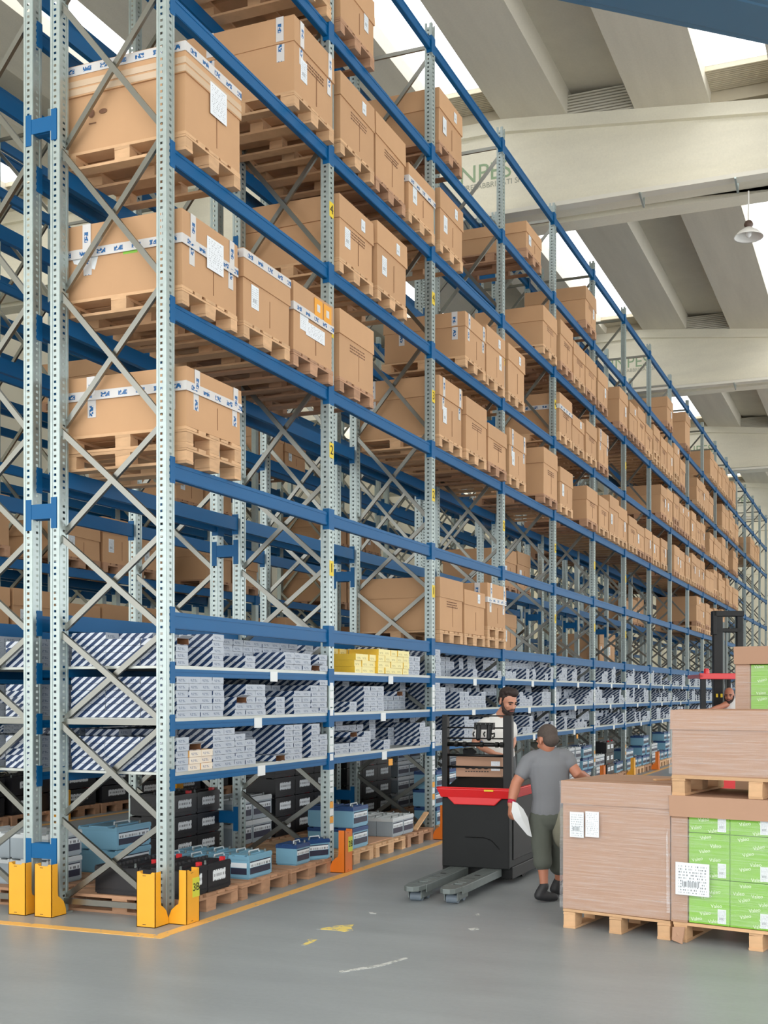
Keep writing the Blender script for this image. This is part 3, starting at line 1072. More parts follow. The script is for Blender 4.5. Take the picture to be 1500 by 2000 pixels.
# boxes in the rows behind, seen through the front row
RB = random.Random(5)
for row, xf, fill in (('back-to-back row', -6.47, {(0, 4): '110', (1, 4): '011', (0, 7): '110', (1, 8): '111', (2, 6): '011', (2, 9): '111'}),
                      ('row across the far aisle', -10.9, {(0, 1): '011', (0, 2): '111', (1, 1): '110', (1, 2): '111', (1, 3): '011', (0, 4): '110', (0, 5): '111', (1, 5): '110', (0, 7): '111', (1, 7): '011', (0, 9): '110', (2, 3): '110', (3, 2): '011', (2, 5): '111', (3, 4): '110'})):
    for (lv, b_), s in fill.items():
        for k, c in enumerate(s):
            if c != '1':
                continue
            y = Y0 + b_ * BAY + 0.1 + k * 0.87
            z = LEV[lv] + 0.066
            h = RB.uniform(.5, .72)
            where = '%s level, %s bay, %s place, %s' % (LNAME[lv], ORD[b_], SLOT[k], row)
            pallet(xf, y, z, 'wooden pallet, ' + where, parts=False, m='woodo', group='pallets in the rows behind')
            card_box(xf - .02, y + .01, z + .146, .785, 1.15, h, 'brown box, ' + where, .24, 'l', 'boxes in the rows behind', parts=1)

# ---------------------------------------------------------------- cartons on the low shelves
CW, CL, CH = 0.165, 0.335, 0.0525


def carton_into(b, x0, y0, z0, off, ends=1, w=CW, l=CL, h=CH):
    """printed carton with its length along x, end face at +x; stripes run on in u = x + off"""
    def us(x, y, z):
        return (x + y * 0.9 + off, z)
    k = len(b.v)
    b.box(x0 - l, x0, y0, y0 + w, z0, z0 + h, 0, us)
    # end faces carry the printed label: uv from the carton's own corner
    fi = len(b.f) - 6
    for q in (3,):
        b.m[fi + q] = ends
        b.uv[fi + q] = [(b.v[i][1] - y0, b.v[i][2] - z0) for i in b.f[fi + q]]
    return b


def carton_obj(kind, var):
    def go():
        b = MB()
        carton_into(b, 0, 0, 0, var * 0.0861 / 16, 1)
        return b.mesh('striped_carton', [M['stripe'] if kind != 'o' else M['orange_edge'], M['cend'] if kind != 'o' else M['cendo']])
    return cached(('carton', kind, var), go)


RC = random.Random(3)
rest = MB()
n_single = 0
SH = ['lower', 'middle', 'upper']
SHZ = [1.157, 1.584, 1.997]
MAXN = [6, 6, 6]


def heights(bay, si):
    """per column: stack heights of front, middle and rear depth rows; 0 leaves the next column's side showing"""
    out, i = [], 0
    n = 15
    while i < n:
        run = RC.randrange(1, 4)
        if RC.random() < 0.3:
            base = RC.randrange(3, 7)
            for _ in range(run):
                out.append((max(1, base - RC.randrange(0, 2)), RC.randrange(4, 7), RC.randrange(4, 7)))
        else:
            t = RC.randrange(4, 7)
            lo = RC.choice((0, 0, 0, 0, 2))
            for _ in range(run):
                out.append((lo if RC.random() < .9 else RC.randrange(0, 5), t if RC.random() < .8 else lo, max(t, 5)))
        i += run
    return out[:n]


ENDBAY = [([5, 3, 3, 6, 6, 5, 4, 0, 0, 0, 6, 6, 0, 6, 4], [5, 5, 6, 6, 6, 6, 6, 5, 5, 5, 6, 6, 5, 6, 5], [5, 6, 6, 6, 6, 6, 6, 6, 6, 6, 6, 6, 6, 6, 6]),
          ([6, 6, 6, 6, 0, 2, 5, 5, 0, 3, 0, 4, 4, 5, 6], [6, 6, 6, 6, 4, 4, 5, 5, 4, 4, 4, 5, 5, 5, 6], [6, 6, 6, 6, 4, 4, 5, 5, 5, 5, 5, 5, 5, 6, 6]),
          ([3, 0, 0, 5, 0, 0, 2, 0, 0, 0, 3, 3, 3, 0, 3], [4, 5, 5, 5, 4, 4, 4, 5, 5, 5, 5, 5, 5, 5, 5], [5, 5, 5, 5, 4, 4, 4, 5, 5, 5, 5, 5, 5, 5, 5])]
singles = []
LAYER = ['bottom layer', 'second layer', 'third layer', 'fourth layer', 'fifth layer', 'sixth layer']
for bay in range(NB):
    for si in range(3):
        hs = heights(bay, si)
        if bay == 0:
            hs = [(f_, m_, r_) for f_, m_, r_ in zip(ENDBAY[si][0], ENDBAY[si][1], ENDBAY[si][2])]
        for ci, hh in enumerate(hs):
            y = Y0 + bay * BAY + 0.085 + ci * 0.1695
            if bay == 1 and si == 2 and 2 <= ci <= 12:
                if ci < 3 or ci > 10:
                    pass
                else:
                    continue
            for di in range(3):
                for k in range(min(hh[di], MAXN[si])):
                    x = -5.23 - di * (CL + 0.003) + RC.uniform(-0.006, 0.006)
                    z = SHZ[si] + k * (CH + 0.0022)
                    item = (x, y + RC.uniform(-0.002, 0.002), z, int(((x + .9 * (y - Y0) - z / .72) % 0.0861) / 0.0861 * 16) % 16, '%s column, %s, %s' % (ORD[ci], LAYER[k], ['front', 'mid depth', 'rear'][di]), si)
                    vis = bay == 0 and (di == 0 or ci == 0 or (di == 1 and hh[0] <= k))
                    if vis and len(singles) < 250:
                        singles.append(item + ('o' if (bay == 0 and si == 0 and ci in (1, 2) and di == 0) else 's',))
                    elif bay < 12 or di == 0:
                        carton_into(rest, x, item[1], z, -.9 * Y0 + RC.choice((0, 0, .004, -.004, .02)), 1)
# rows behind: cartons on the shelves of the back-to-back row and of the far row
for xf, bays, dirn in ((-6.56, range(0, 12), 0), (-11.0, range(1, 9), 0)):
    for bay in bays:
        for si in range(3):
            hs = heights(bay, si)
            for ci, hh in enumerate(hs):
                for di in range(2):
                    for k in range(hh[di + 1]):
                        if RC.random() < .95:
                            carton_into(rest, xf - 0.02 - di * 0.5, Y0 + bay * BAY + 0.085 + ci * 0.1695, SHZ[si] + k * (CH + 0.0012), RC.randrange(8) * 0.031, 1)
for x, y, z, v, bay, si, kind in singles:
    ob('striped_carton', carton_obj(kind, v), None, (x, y, z),
       label=('%s carton, %s low shelf, end bay, %s' % ('navy striped' if kind == 's' else 'orange sided', SH[si], bay)),
       category='carton', group='striped cartons on the %s low shelf of the end bay' % SH[si] if kind == 's' else 'orange-sided cartons')
ro = ob('striped_cartons', rest.mesh('striped_cartons', [M['stripe'], M['cend']]), None, label='navy and white striped cartons filling the low shelves further along', category='cartons', kind='stuff')
# yellow cartons, upper low shelf of the second bay; orange-sided ones on the shelf below
ym = []
for v in range(2):
    b = MB(); carton_into(b, 0, 0, 0, 0, 1, 0.165, 0.36, 0.066)
    ym.append(b.mesh('yellow_carton', [M['yellow'], M['yend']]))
for ci in range(8):
    y = Y0 + BAY + 0.085 + (3 + ci) * 0.1695
    for k in range(4):
        for di in range(2):
            if di == 0 and ci < 3 and k == 3:
                continue
            ob('yellow_carton', ym[0], None, (-5.22 - di * 0.363 + RC.uniform(-.01, .01) - (0.03 if ci < 3 else 0), y, SHZ[2] + k * 0.067),
               label='yellow carton, second bay upper low shelf, %s column, %s, %s' % (ORD[ci], LAYER[k], ['front', 'behind'][di]), category='carton', group='yellow cartons on the upper low shelf')
# cartons left open: flap up, brown inside
def open_carton():
    b = MB()
    t = 0.003
    us = lambda x, y, z: (x + y * 0.9, z)
    b.box(-CL, 0, 0, CW, 0, t, 0, us).box(-CL, 0, 0, CW, CH - t, CH, 0, us).box(-CL, 0, 0, t, t, CH - t, 0, us).box(-CL, 0, CW - t, CW, t, CH - t, 0, us)
    b.box(-CL * .5, -CL * .5 + t, t, CW - t, t, CH - t, 1)
    b.box(-CL * .5, -0.001, t, CW - t, t, t + .001, 1).box(-CL * .5, -0.001, t, CW - t, CH - t - .001, CH - t, 1).box(-CL * .5, -0.001, t, t + .001, t, CH - t, 1).box(-CL * .5, -0.001, CW - t - .001, CW - t, t, CH - t, 1)
    b.hexa([(0, 0.004, CH - t), (0.05, 0.002, CH + .018), (0.05, CW - .002, CH + .018), (0, CW - .004, CH - t), (0, 0.004, CH), (0.049, 0.002, CH + .021), (0.049, CW - .002, CH + .021), (0, CW - .004, CH)], 2)
    return b.mesh('open_carton', [M['stripe'], M['crease'], M['cend']])


ocm = open_carton()
for bay, si, ci, k, dx in ((0, 0, 1, 3, 0), (0, 0, 9, 0, 0), (0, 1, 5, 2, 0.01), (0, 2, 0, 3, 0), (0, 2, 3, 5, 0), (1, 0, 2, 3, 0), (1, 1, 9, 3, 0), (0, 2, 13, 0, 0)):
    if si == 0 and bay == 0 and ci == 9 or (bay == 0 and si == 2 and ci == 13) or k < 5:
        ob('open_carton', ocm, None, (-5.225 + dx, Y0 + bay * BAY + 0.085 + ci * 0.1695, SHZ[si] + k * (CH + 0.0022)), None,
           label='open striped carton with brown inside, %s low shelf, %s bay, %s column' % (SH[si], ORD[bay], ORD[ci]), category='carton', group='opened striped cartons')

# ---------------------------------------------------------------- batteries
def battery(x, y, z, lx, ly, h, kind, label, rz=0.0, group='batteries on the floor pallets', lab='x'):
    """front corner at +x = 0; lx depth along -x, ly width along y"""
    o = thing('battery', label, 'battery', (x, y, z), rz, group)
    R = lambda v: round(v, 3)
    key = (R(lx), R(ly), R(h), kind)
    case = {'blue': 'bat_blue', 'navy': 'bat_blue', 'black': 'bat_black', 'grey': 'bat_grey', 'pale': 'bat_grey'}[kind]
    lidm = {'blue': 'bat_blue', 'navy': 'bat_navy', 'black': 'bat_black', 'grey': 'bat_white', 'pale': 'bat_white'}[kind]
    hl = h * 0.2

    def cs():
        b = MB().box(-lx, 0, 0, ly, 0.012, h - hl)
        b.box(-lx + 0.008, -0.008, 0.008, ly - 0.008, 0, 0.012)
        if kind == 'black':
            for k in range(3):
                b.box(-lx - 0.003, 0.003, -0.003, ly + 0.003, h * (0.12 + 0.03 * k), h * (0.135 + 0.03 * k))
        return b.mesh('case', M[case])
    ob('case', cached(('bcase',) + key, cs), o)

    def ld():
        b = MB().box(-lx - 0.004, 0.004, -0.004, ly + 0.004, h - hl, h - 0.012)
        b.box(-lx * 0.75, -lx * 0.25, 0.01, ly - 0.01, h - 0.012, h)
        b.box(-lx, -lx + 0.02, 0.0, ly, h - 0.012, h - 0.002).box(-0.02, 0, 0.0, ly, h - 0.012, h - 0.002)
        return b.mesh('lid', M[lidm])
    ob('lid', cached(('blid',) + key, ld), o)

    def tm():
        b = MB()
        for yy in (0.16, 0.84):
            b.lathe([(0.0, 0.034), (0.009, 0.034), (0.01, 0.012), (0.013, 0.0)], 8, 0, (-lx * 0.15, ly * yy, h - 0.014))
        return b.mesh('terminals', M['tgrey'])
    ob('terminals', cached(('bterm',) + key, tm), o, kind='stuff')
    if kind == 'black':
        def caps():
            b = MB()
            for q in range(6):
                b.lathe([(0.0, 0.022), (0.014, 0.022), (0.016, 0.0)], 8, 0, (-lx * 0.5, ly * (0.12 + 0.15 * q), h))
            return b.mesh('caps', M['bat_black'])
        ob('caps', cached(('bcap',) + key, caps), o, kind='stuff')
        ob('red_cover', cached(('bred',) + key, lambda: MB().box(-lx * 0.16, -lx * 0.07, ly * 0.8, ly * 0.9, h - 0.012, h + 0.022).mesh('red_cover', M['red'])), o)
    elif kind in ('blue', 'navy'):
        def hn():
            b = MB()
            b.tube([(-lx * 0.3, ly * 0.25, h - 0.02), (-lx * 0.34, ly * 0.3, h + 0.022), (-lx * 0.34, ly * 0.7, h + 0.022), (-lx * 0.3, ly * 0.75, h - 0.02)], 0.007, 6)
            return b.mesh('carry_handle', M['bat_white'])
        ob('carry_handle', cached(('bhan',) + key, hn), o)
    f = lambda a, b_, c: (b_ / ly, c / h)
    g = lambda a, b_, c: (a / lx, c / h)
    if 'x' in lab:
        if kind == 'black':
            ob('label', cached(('blab',) + key, lambda: MB().box(0.003, 0.006, ly * 0.2, ly * 0.75, h * 0.36, h * 0.74, uv=f).mesh('label', M['bat_label'])), o)
        else:
            ob('label', cached(('blab',) + key, lambda: MB().box(0, 0.003, ly * 0.06, ly * 0.94, h * 0.48, h * 0.68, uv=f).mesh('label', M['bat_label'])), o)
            ob('dark_label', cached(('bdlab',) + key, lambda: MB().box(0, 0.003, ly * 0.06, ly * 0.94, h * 0.2, h * 0.46, 0, f).box(0, 0.003, ly * .06, ly * .94, h * .69, h * .73, 0, f).mesh('dark_label', M['bat_dark'])), o)
    if 'y' in lab and kind != 'black':
        ob('label', cached(('blaby',) + key, lambda: MB().box(-lx * .9, -lx * .1, -0.003, 0, h * 0.48, h * 0.68, uv=g).mesh('label', M['bat_label'])), o)
        ob('dark_label', cached(('bdlaby',) + key, lambda: MB().box(-lx * .9, -lx * .1, -0.003, 0, h * 0.2, h * 0.46, uv=g).mesh('dark_label', M['bat_dark'])), o)
    return o


PZ = 0.146
# aisle row, end bay
for k in range(3):
    pallet(-5.19, Y0 + 0.115 + k * 0.86, 0, 'wooden floor pallet under the batteries, end bay, %s of three' % SLOT[k], m='woodo', group='floor pallets under the aisle row')
for a in range(2):
    for d in range(2):
        battery(-5.21 - d * 0.43, Y0 + 0.15 + a * 0.345, PZ, 0.415, 0.335, 0.235, 'black',
                'black truck battery with red covers, end bay, %s of the block of four' % ['front first', 'rear first', 'front second', 'rear second'][a * 2 + d], group='black truck batteries in the end bay')
battery(-5.24, Y0 + 1.17, PZ, 0.2, 0.39, 0.21, 'blue', 'light blue battery with white label beside the black truck batteries', lab='xy')
for a in range(2):
    for d in range(3):
        battery(-5.47 - d * 0.235, Y0 + 1.0 + a * 0.36, PZ, 0.22, 0.345, 0.19, 'blue', 'light blue battery behind the labelled one, end bay, row %s, %s' % (['one', 'two'][a], ['front', 'middle', 'rear'][d]), lab='')
battery(-5.24, Y0 + 2.02, PZ, 0.22, 0.26, 0.2, 'navy', 'light blue battery with navy lid on the last end-bay pallet')
battery(-5.30, Y0 + 2.34, PZ, 0.22, 0.26, 0.2, 'navy', 'light blue battery with navy lid turned beside the first', rz=-0.5, lab='xy')
# second bay
for k in range(3):
    pallet(-5.19, Y0 + BAY + 0.115 + k * 0.86, 0, 'wooden floor pallet in the second bay, %s of three' % SLOT[k], m='wood' if k < 2 else 'woodo', group='floor pallets under the aisle row')
for k in range(2):
    battery(-5.24, Y0 + BAY + 0.52, PZ + k * 0.222, 0.24, 0.36, 0.22, 'navy', 'light blue navy-lidded battery, %s of the two stacked by the post guard' % ['lower', 'upper'][k], lab='x')
    battery(-5.52, Y0 + BAY + 0.5, PZ + k * 0.222, 0.24, 0.36, 0.22, 'navy', 'light blue navy-lidded battery, %s of the two behind the front stack' % ['lower', 'upper'][k], lab='')
for a in range(2):
    for d in range(4):
        battery(-5.25 - d * 0.205, Y0 + BAY + 1.55 + a * 0.3, PZ, 0.2, 0.29, 0.22, 'pale', 'grey battery with pale lid, second bay block, %s row, %s from front' % (['first', 'second'][a], ORD[d]), lab='x' if d == 0 else '')
b = MB().bar((0, 0, 0.02), (0.0, 0.36, 0.19), 0.06, 0.02)
ob('loose_board', b.mesh('loose_board', M['wood']), None, (-5.24, Y0 + BAY + 2.16, PZ), label='loose pale board leaning on the grey batteries of the second bay', category='board')
ob('hardboard_sheet', MB().box(-1.0, -0.05, 0.0, 0.6, 0, 0.008).mesh('hardboard_sheet', M['tan_pad']), None, (-5.2, Y0 + BAY + 0.93, PZ), label='brown hardboard sheet lying on a floor pallet, second bay', category='sheet')
# bays further on
RB2 = random.Random(21)
for bay in range(2, 10):
    for k in range(3):
        pallet(-5.19, Y0 + bay * BAY + 0.115 + k * 0.86, 0, 'wooden floor pallet, %s bay, %s of three' % (ORD[bay], SLOT[k]), parts=False, m=RB2.choice(['wood', 'woodo']), group='floor pallets under the aisle row')
        kind = RB2.choice(['pale', 'navy', 'blue', 'navy', 'black'])
        nh = RB2.randrange(1, 4)
        hh = 0.22
        for q in range(nh):
            for a in range(2):
                battery(-5.22 - RB2.uniform(0, .04), Y0 + bay * BAY + 0.14 + k * 0.86 + a * 0.37, PZ + q * (hh + 0.003), 0.3, 0.355, hh, kind,
                        '%s battery, %s bay floor pallet %s, layer %s, %s' % ({'pale': 'grey', 'navy': 'navy-lidded', 'blue': 'light blue', 'black': 'black'}[kind], ORD[bay], ['one', 'two', 'three'][k], ['one', 'two', 'three'][q], ['near end', 'far end'][a]))
# back-to-back row: stacks seen through the aisle row
def back_stack(y, ny, nx, nz, h, kind, what, x=-6.52, lx=0.4, ly=0.4):
    for c in range(nz):
        for a in range(ny):
            for d in range(nx):
                battery(x - d * (lx + .01), y + a * (ly + .01), PZ + c * (h + .004), lx, ly, h, kind, '%s, layer %s, column %s, %s row' % (what, ['one', 'two', 'three', 'four'][c], ['one', 'two', 'three'][a], ['front', 'back'][d]),
                        group='battery stacks in the back row')


for bay, kk in ((0, '111'), (1, '111'), (2, '111'), (3, '110'), (4, '101')):
    for k, c in enumerate(kk):
        if c == '1':
            pallet(-6.47, Y0 + bay * BAY + 0.115 + k * 0.86, 0, 'wooden floor pallet, back-to-back row, %s bay, %s of three' % (ORD[bay], SLOT[k]), parts=bay < 1, m='woodo', group='floor pallets under the back row')
back_stack(Y0 + 0.25, 1, 2, 2, 0.22, 'grey', 'grey battery by the back row end post', -6.62, .4, .42)
back_stack(Y0 + 1.02, 1, 1, 2, 0.21, 'blue', 'light blue battery behind the black truck batteries', -6.52, .42, .5)
back_stack(Y0 + 1.85, 2, 1, 3, 0.21, 'black', 'black battery stacked in the end bay, back row', -6.5, .5, .4)
back_stack(Y0 + BAY + 0.2, 2, 1, 2, 0.25, 'grey', 'grey battery stacked in the second bay, back row', -6.5, .45, .4)
back_stack(Y0 + BAY + 1.1, 3, 1, 4, 0.22, 'black', 'black battery tall stack in the second bay, back row', -6.5, .5, .45)
back_stack(Y0 + 2 * BAY + 0.2, 3, 1, 4, 0.22, 'black', 'black battery tall stack in the third bay, back row', -6.5, .5, .45)
back_stack(Y0 + 2 * BAY + 1.8, 2, 1, 4, 0.22, 'grey', 'grey battery tall stack in the third bay, back row', -6.5, .45, .4)
back_stack(Y0 + 3 * BAY + 0.3, 3, 1, 3, 0.22, 'grey', 'grey battery stack in the fourth bay, back row', -6.5, .45, .4)
back_stack(Y0 + 4 * BAY + 0.2, 2, 1, 3, 0.22, 'black', 'black battery stack in the fifth bay, back row', -6.5, .45, .4)
# floor of the row across the far aisle
for bay in range(1, 5):
    for k in range(3):
        pallet(-10.93, Y0 + bay * BAY + 0.115 + k * 0.86, 0, 'wooden floor pallet across the far aisle, %s bay, %s of three' % (ORD[bay], SLOT[k]), parts=False, m='woodo', group='floor pallets across the far aisle')
        for q in range(2):
            battery(-10.96, Y0 + bay * BAY + 0.15 + k * 0.86, PZ + q * 0.26, 0.8, 0.72, 0.25, 'black', 'black battery block across the far aisle, %s bay, %s place, %s' % (ORD[bay], SLOT[k], ['below', 'on top'][q]), group='battery blocks across the far aisle')

# ---------------------------------------------------------------- order picker truck in the aisle
tk = thing('pallet_truck', 'red and black order picker truck with two grey forks in the aisle', 'forklift', (-3.62, 9.9, 0))
# local: x right of picture, y away along the aisle; body front plane y = 0, forks towards -y
b = MB()
b.prism([(-0.335, 0.0), (0.335, 0.0), (0.335, 0.78), (-0.335, 0.78)], 'z', 0.14, 0.8)
bevel(ob('body', b.mesh('body', M['tblack']), tk), 0.012)
b = MB().box(-0.35, 0.352, 0.05, 0.9, 0.05, 0.16).box(0.335, 0.345, 0.1, 0.72, 0.22, 0.6)
bevel(ob('chassis', b.mesh('chassis', M['tmast']), tk), 0.01)
b = MB()                                                   # pressed swage line on the front panel
b.tube([(-0.1, -0.004, 0.43), (0.09, -0.004, 0.43), (0.16, -0.004, 0.41), (0.24, -0.004, 0.33)], 0.004, 5)
ob('swage_line', b.mesh('swage_line', M['tmast']), tk)
# red cover: tray rim and the tapering front bib
b = MB()
b.prism([(-0.335, 0.86), (0.335, 0.86), (0.2, 0.735), (-0.2, 0.735)], 'y', -0.03, 0.02)
b.hexa([(-0.335, -0.03, 0.8), (0.37, -0.03, 0.8), (0.37, 0.82, 0.8), (-0.335, 0.82, 0.8), (-0.37, -0.06, 0.885), (0.41, -0.06, 0.885), (0.41, 0.84, 0.885), (-0.37, 0.84, 0.885)])
b.box(-0.37, 0.41, -0.06, -0.02, 0.885, 0.9).box(0.37, 0.41, -0.06, 0.84, 0.885, 0.9).box(-0.37, -0.33, -0.06, 0.84, 0.885, 0.9)
bevel(ob('red_cover', b.mesh('red_cover', M['tred']), tk), 0.01)
ob('rating_plate', MB().box(0.11, 0.2, -0.064, -0.058, 0.868, 0.884).mesh('rating_plate', M['sticker']), tk)
b = MB().hexa([(-0.3, 0.0, 0.885), (0.34, 0.0, 0.885), (0.34, 0.75, 0.885), (-0.3, 0.75, 0.885), (-0.22, 0.12, 0.985), (0.28, 0.12, 0.985), (0.28, 0.7, 0.985), (-0.22, 0.7, 0.985)])
bevel(ob('storage_tray', b.mesh('storage_tray', M['tmast']), tk), 0.015)
# guard frame
for x, wd in ((-0.31, 0.055), (0.315, 0.085)):
    bevel(ob('guard_post', MB().box(x - wd / 2, x + wd / 2, 0.0, 0.07, 0.86, 1.575).mesh('guard_post', M['tmast']), tk), 0.006)
for z, r in ((1.567, 0.007), (1.455, 0.007), (1.355, 0.007), (1.298, 0.02), (1.195, 0.013), (1.085, 0.01)):
    ob('guard_rail', MB().tube([(-0.3, 0.035, z), (0.3, 0.035, z)], r, 8).mesh('guard_rail', M['tmast'], True), tk)
b = MB().box(0.0, 0.19, -0.03, 0.02, 1.44, 1.505).box(0.01, 0.18, -0.04, -0.03, 1.485, 1.5)
for x, l in ((0.02, 0.17), (0.125, 0.17)):
    b.limb([(x + 0.025, -0.02, 1.47), (x + 0.022, -0.03, 1.36)], [0.026, 0.024], 10)
    b.tube([(x - 0.02, -0.02, 1.42), (x - 0.03, -0.03, 1.40), (x - 0.02, -0.03, 1.375)], 0.008, 6)
b.tube([(0.175, -0.02, 1.40), (0.2, -0.03, 1.41), (0.2, -0.03, 1.375), (0.18, -0.03, 1.37)], 0.009, 6)
bevel(ob('scanner_cradle', b.mesh('scanner_cradle', M['tmast']), tk), 0.005)
ob('cradle_bolts', MB().ball((0.03, -0.042, 1.492), 0.006, 8, 6).ball((0.07, -0.042, 1.492), 0.006, 8, 6).ball((0.12, -0.042, 1.492), 0.006, 8, 6).ball((0.16, -0.042, 1.492), 0.006, 8, 6).mesh('cradle_bolts', M['tgrey']), tk)
b = MB()
for x in (-0.2, -0.12, 0.05, 0.2, 0.25):
    b.tube([(x, 0.0, 1.3), (x + 0.03, 0.0, 1.3)], 0.026, 8)
ob('rail_clamps', b.mesh('rail_clamps', M['tmast']), tk)
# forks
for x in (-0.165, 0.165):
    b = MB()
    hw = 0.085
    outl = [(-hw, 0.02), (-hw, -1.0), (-hw * 0.75, -1.13), (-hw * 0.35, -1.16), (hw * 0.35, -1.16), (hw * 0.75, -1.13), (hw, -1.0), (hw, 0.02)]
    # upper plate as strips around two openings
    zt, zb_ = 0.145, 0.125
    b.prism(outl[:2] + [(-hw, -1.0), (-hw * .5, -1.0), (-hw * .5, 0.02)], 'z', zb_, zt)
    b.prism([(hw * .5, 0.02), (hw * .5, -1.0), (hw, -1.0), (hw, 0.02)], 'z', zb_, zt)
    b.box(-hw * .5, hw * .5, -0.78, 0.02, zb_, zt).box(-hw * .5, hw * .5, -1.0, -0.93, zb_, zt).box(-hw * .5, hw * .5, -0.86, -0.8, zb_, zt)
    b.prism([(-hw, -1.0), (-hw * 0.8, -1.12), (-hw * 0.35, -1.16), (hw * 0.35, -1.16), (hw * 0.8, -1.12), (hw, -1.0)], 'z', 0.1, zt)
    for s in (-1, 1):
        b.box(s * hw - 0.006, s * hw + 0.006, -1.0, 0.02, 0.075, zt)
    fk = bevel(ob('fork', b.mesh('fork', M['tgrey']), tk, (x, 0, 0)), 0.005)
    b = MB().box(-0.05, 0.05, -0.6, -0.597, 0.1455, 0.147).box(-0.02, 0.03, -0.42, -0.39, 0.1455, 0.147)
    ob('slot', b.mesh('slot', M['dark']), fk)
    for yy in (-1.0, -0.86):
        rl = MB().tube([(-0.05, yy, 0.041), (0.05, yy, 0.041)], 0.041, 20)
        ob('roller', rl.mesh('roller', M['roller'], False), fk)
    ob('roller_bracket', MB().box(-0.062, -0.054, -1.05, -0.8, 0.03, 0.1).box(0.054, 0.062, -1.05, -0.8, 0.03, 0.1).tube([(-0.07, -1.0, 0.041), (0.07, -1.0, 0.041)], 0.012, 8).mesh('roller_bracket', M['tgrey']), fk)
for x in (-0.22, 0.26):
    ob('drive_wheel', MB().tube([(x - 0.04, 0.55, 0.09), (x + 0.04, 0.55, 0.09)], 0.09, 22).mesh('drive_wheel', M['dark']), tk)
b = MB().box(-0.36, 0.36, 0.78, 1.5, 0.12, 0.19).box(-0.36, 0.36, 1.46, 1.5, 0.19, 0.6)
bevel(ob('platform', b.mesh('platform', M['tmast']), tk), 0.01)
# box riding on the truck
cb = thing('cardboard_box', 'small brown box with dark print riding on the black and red truck', 'box', (-3.66, 10.02, 0.986), math.radians(9))
bevel(ob('body', MB().box(-0.19, 0.25, 0, 0.33, 0, 0.19).mesh('body', M['card2']), cb), 0.004)
b = MB()
for x in (-0.08, -0.02, 0.04, 0.1):
    b.ball((x, -0.001, 0.085), (0.022, 0.002, 0.012), 10, 6)
for k in range(9):
    b.box(-0.1 + k * 0.026, -0.082 + k * 0.026, -0.0015, 0, 0.048, 0.056)
ob('print', b.mesh('print', M['black_ink']), cb)
f = lambda x, y, z: ((x - .15) / .09, (z - .06) / .09)
ob('paper_label', MB().box(0.15, 0.235, -0.002, 0, 0.06, 0.1, uv=f).box(0.15, 0.235, -0.002, 0, 0.105, 0.15, uv=f).mesh('paper_label', M['paper']), cb)

# ---------------------------------------------------------------- wrapped goods at the aisle edge
ANG = math.radians(-11.5)
# local frame of these: x along the front face, y away; origin front-lower corner towards the rack


def foot_pallet(pos, label, w, d, rz=None):
    """block pallet with its front edge of width w along local x and d deep along local y"""
    o = thing('wooden_pallet', label, 'pallet', pos, ANG if rz is None else rz, 'pallets under the goods at the aisle edge')
    rp = random.Random(int(w * 100))
    n = max(5, int(d / 0.15))
    for i in range(n):
        y = i * (d - 0.11) / (n - 1)
        ob('deck_board', cached(('fdeck', w, i % 3), lambda: MB().box(0, w, 0, 0.11, 0.124, 0.144, j=0.003).mesh('deck_board', M['wood'])), o, (0, y, 0))
    for x in (0.0, w / 2 - 0.05, w - 0.1):
        ob('cross_board', cached(('fcross', d), lambda: MB().box(0, 0.1, 0.004, d - 0.004, 0.104, 0.123, j=0.002).mesh('cross_board', M['wood'])), o, (x, 0, 0))
        ob('base_board', cached(('fbase', d), lambda: MB().box(0, 0.1, 0.0, d, 0.0, 0.018, j=0.002).mesh('base_board', M['wood'])), o, (x, 0, 0.002))
        for y in (0.0, d / 2 - 0.06, d - 0.12):
            ob('block', cached(('fblock', rp.randrange(3)), lambda: MB().box(0.002, 0.098, 0.003, 0.12, 0.018, 0.104, j=0.003).mesh('block', M['wood'])), o, (x, y, 0))
    return o


def wrap_box(name, loc, w, d, h, lid, label, rz=ANG, film=True, hem=True):
    o = thing(name, label, 'box', loc, rz, 'goods at the aisle edge')
    ob('body', MB().box(0, w, 0, d, 0, h - 0.02, j=0.004).mesh('body', M['card2']), o)
    ob('lid', MB().box(-0.012, w + 0.012, -0.012, d + 0.012, h - lid, h, j=0.002).mesh('lid', M['card2']), o)
    ob('lid_seam', MB().box(-0.01, w + 0.01, 0.14, 0.146, h, h + 0.003).mesh('lid_seam', M['crease']), o)
    if film:
        g = 0.019
        b = MB()
        n = 14
        rf = random.Random(int(loc[0] * 100))
        for (xa, ya), (xb, yb) in (((-g, -g), (w + g, -g)), ((w + g, -g), (w + g, d + g)), ((-g, d + g), (-g, -g))):
            k = len(b.v)
            for i in range(n + 1):
                z = 0.01 + (h - 0.012) * i / n
                e = rf.uniform(-0.003, 0.003)
                b.v += [(xa + e, ya + e, z), (xb + e, yb + e, z)]
            for i in range(n):
                q = k + 2 * i
                b.face([q, q + 1, q + 3, q + 2])
        ob('stretch_film', b.mesh('stretch_film', M['film']), o)
    return o


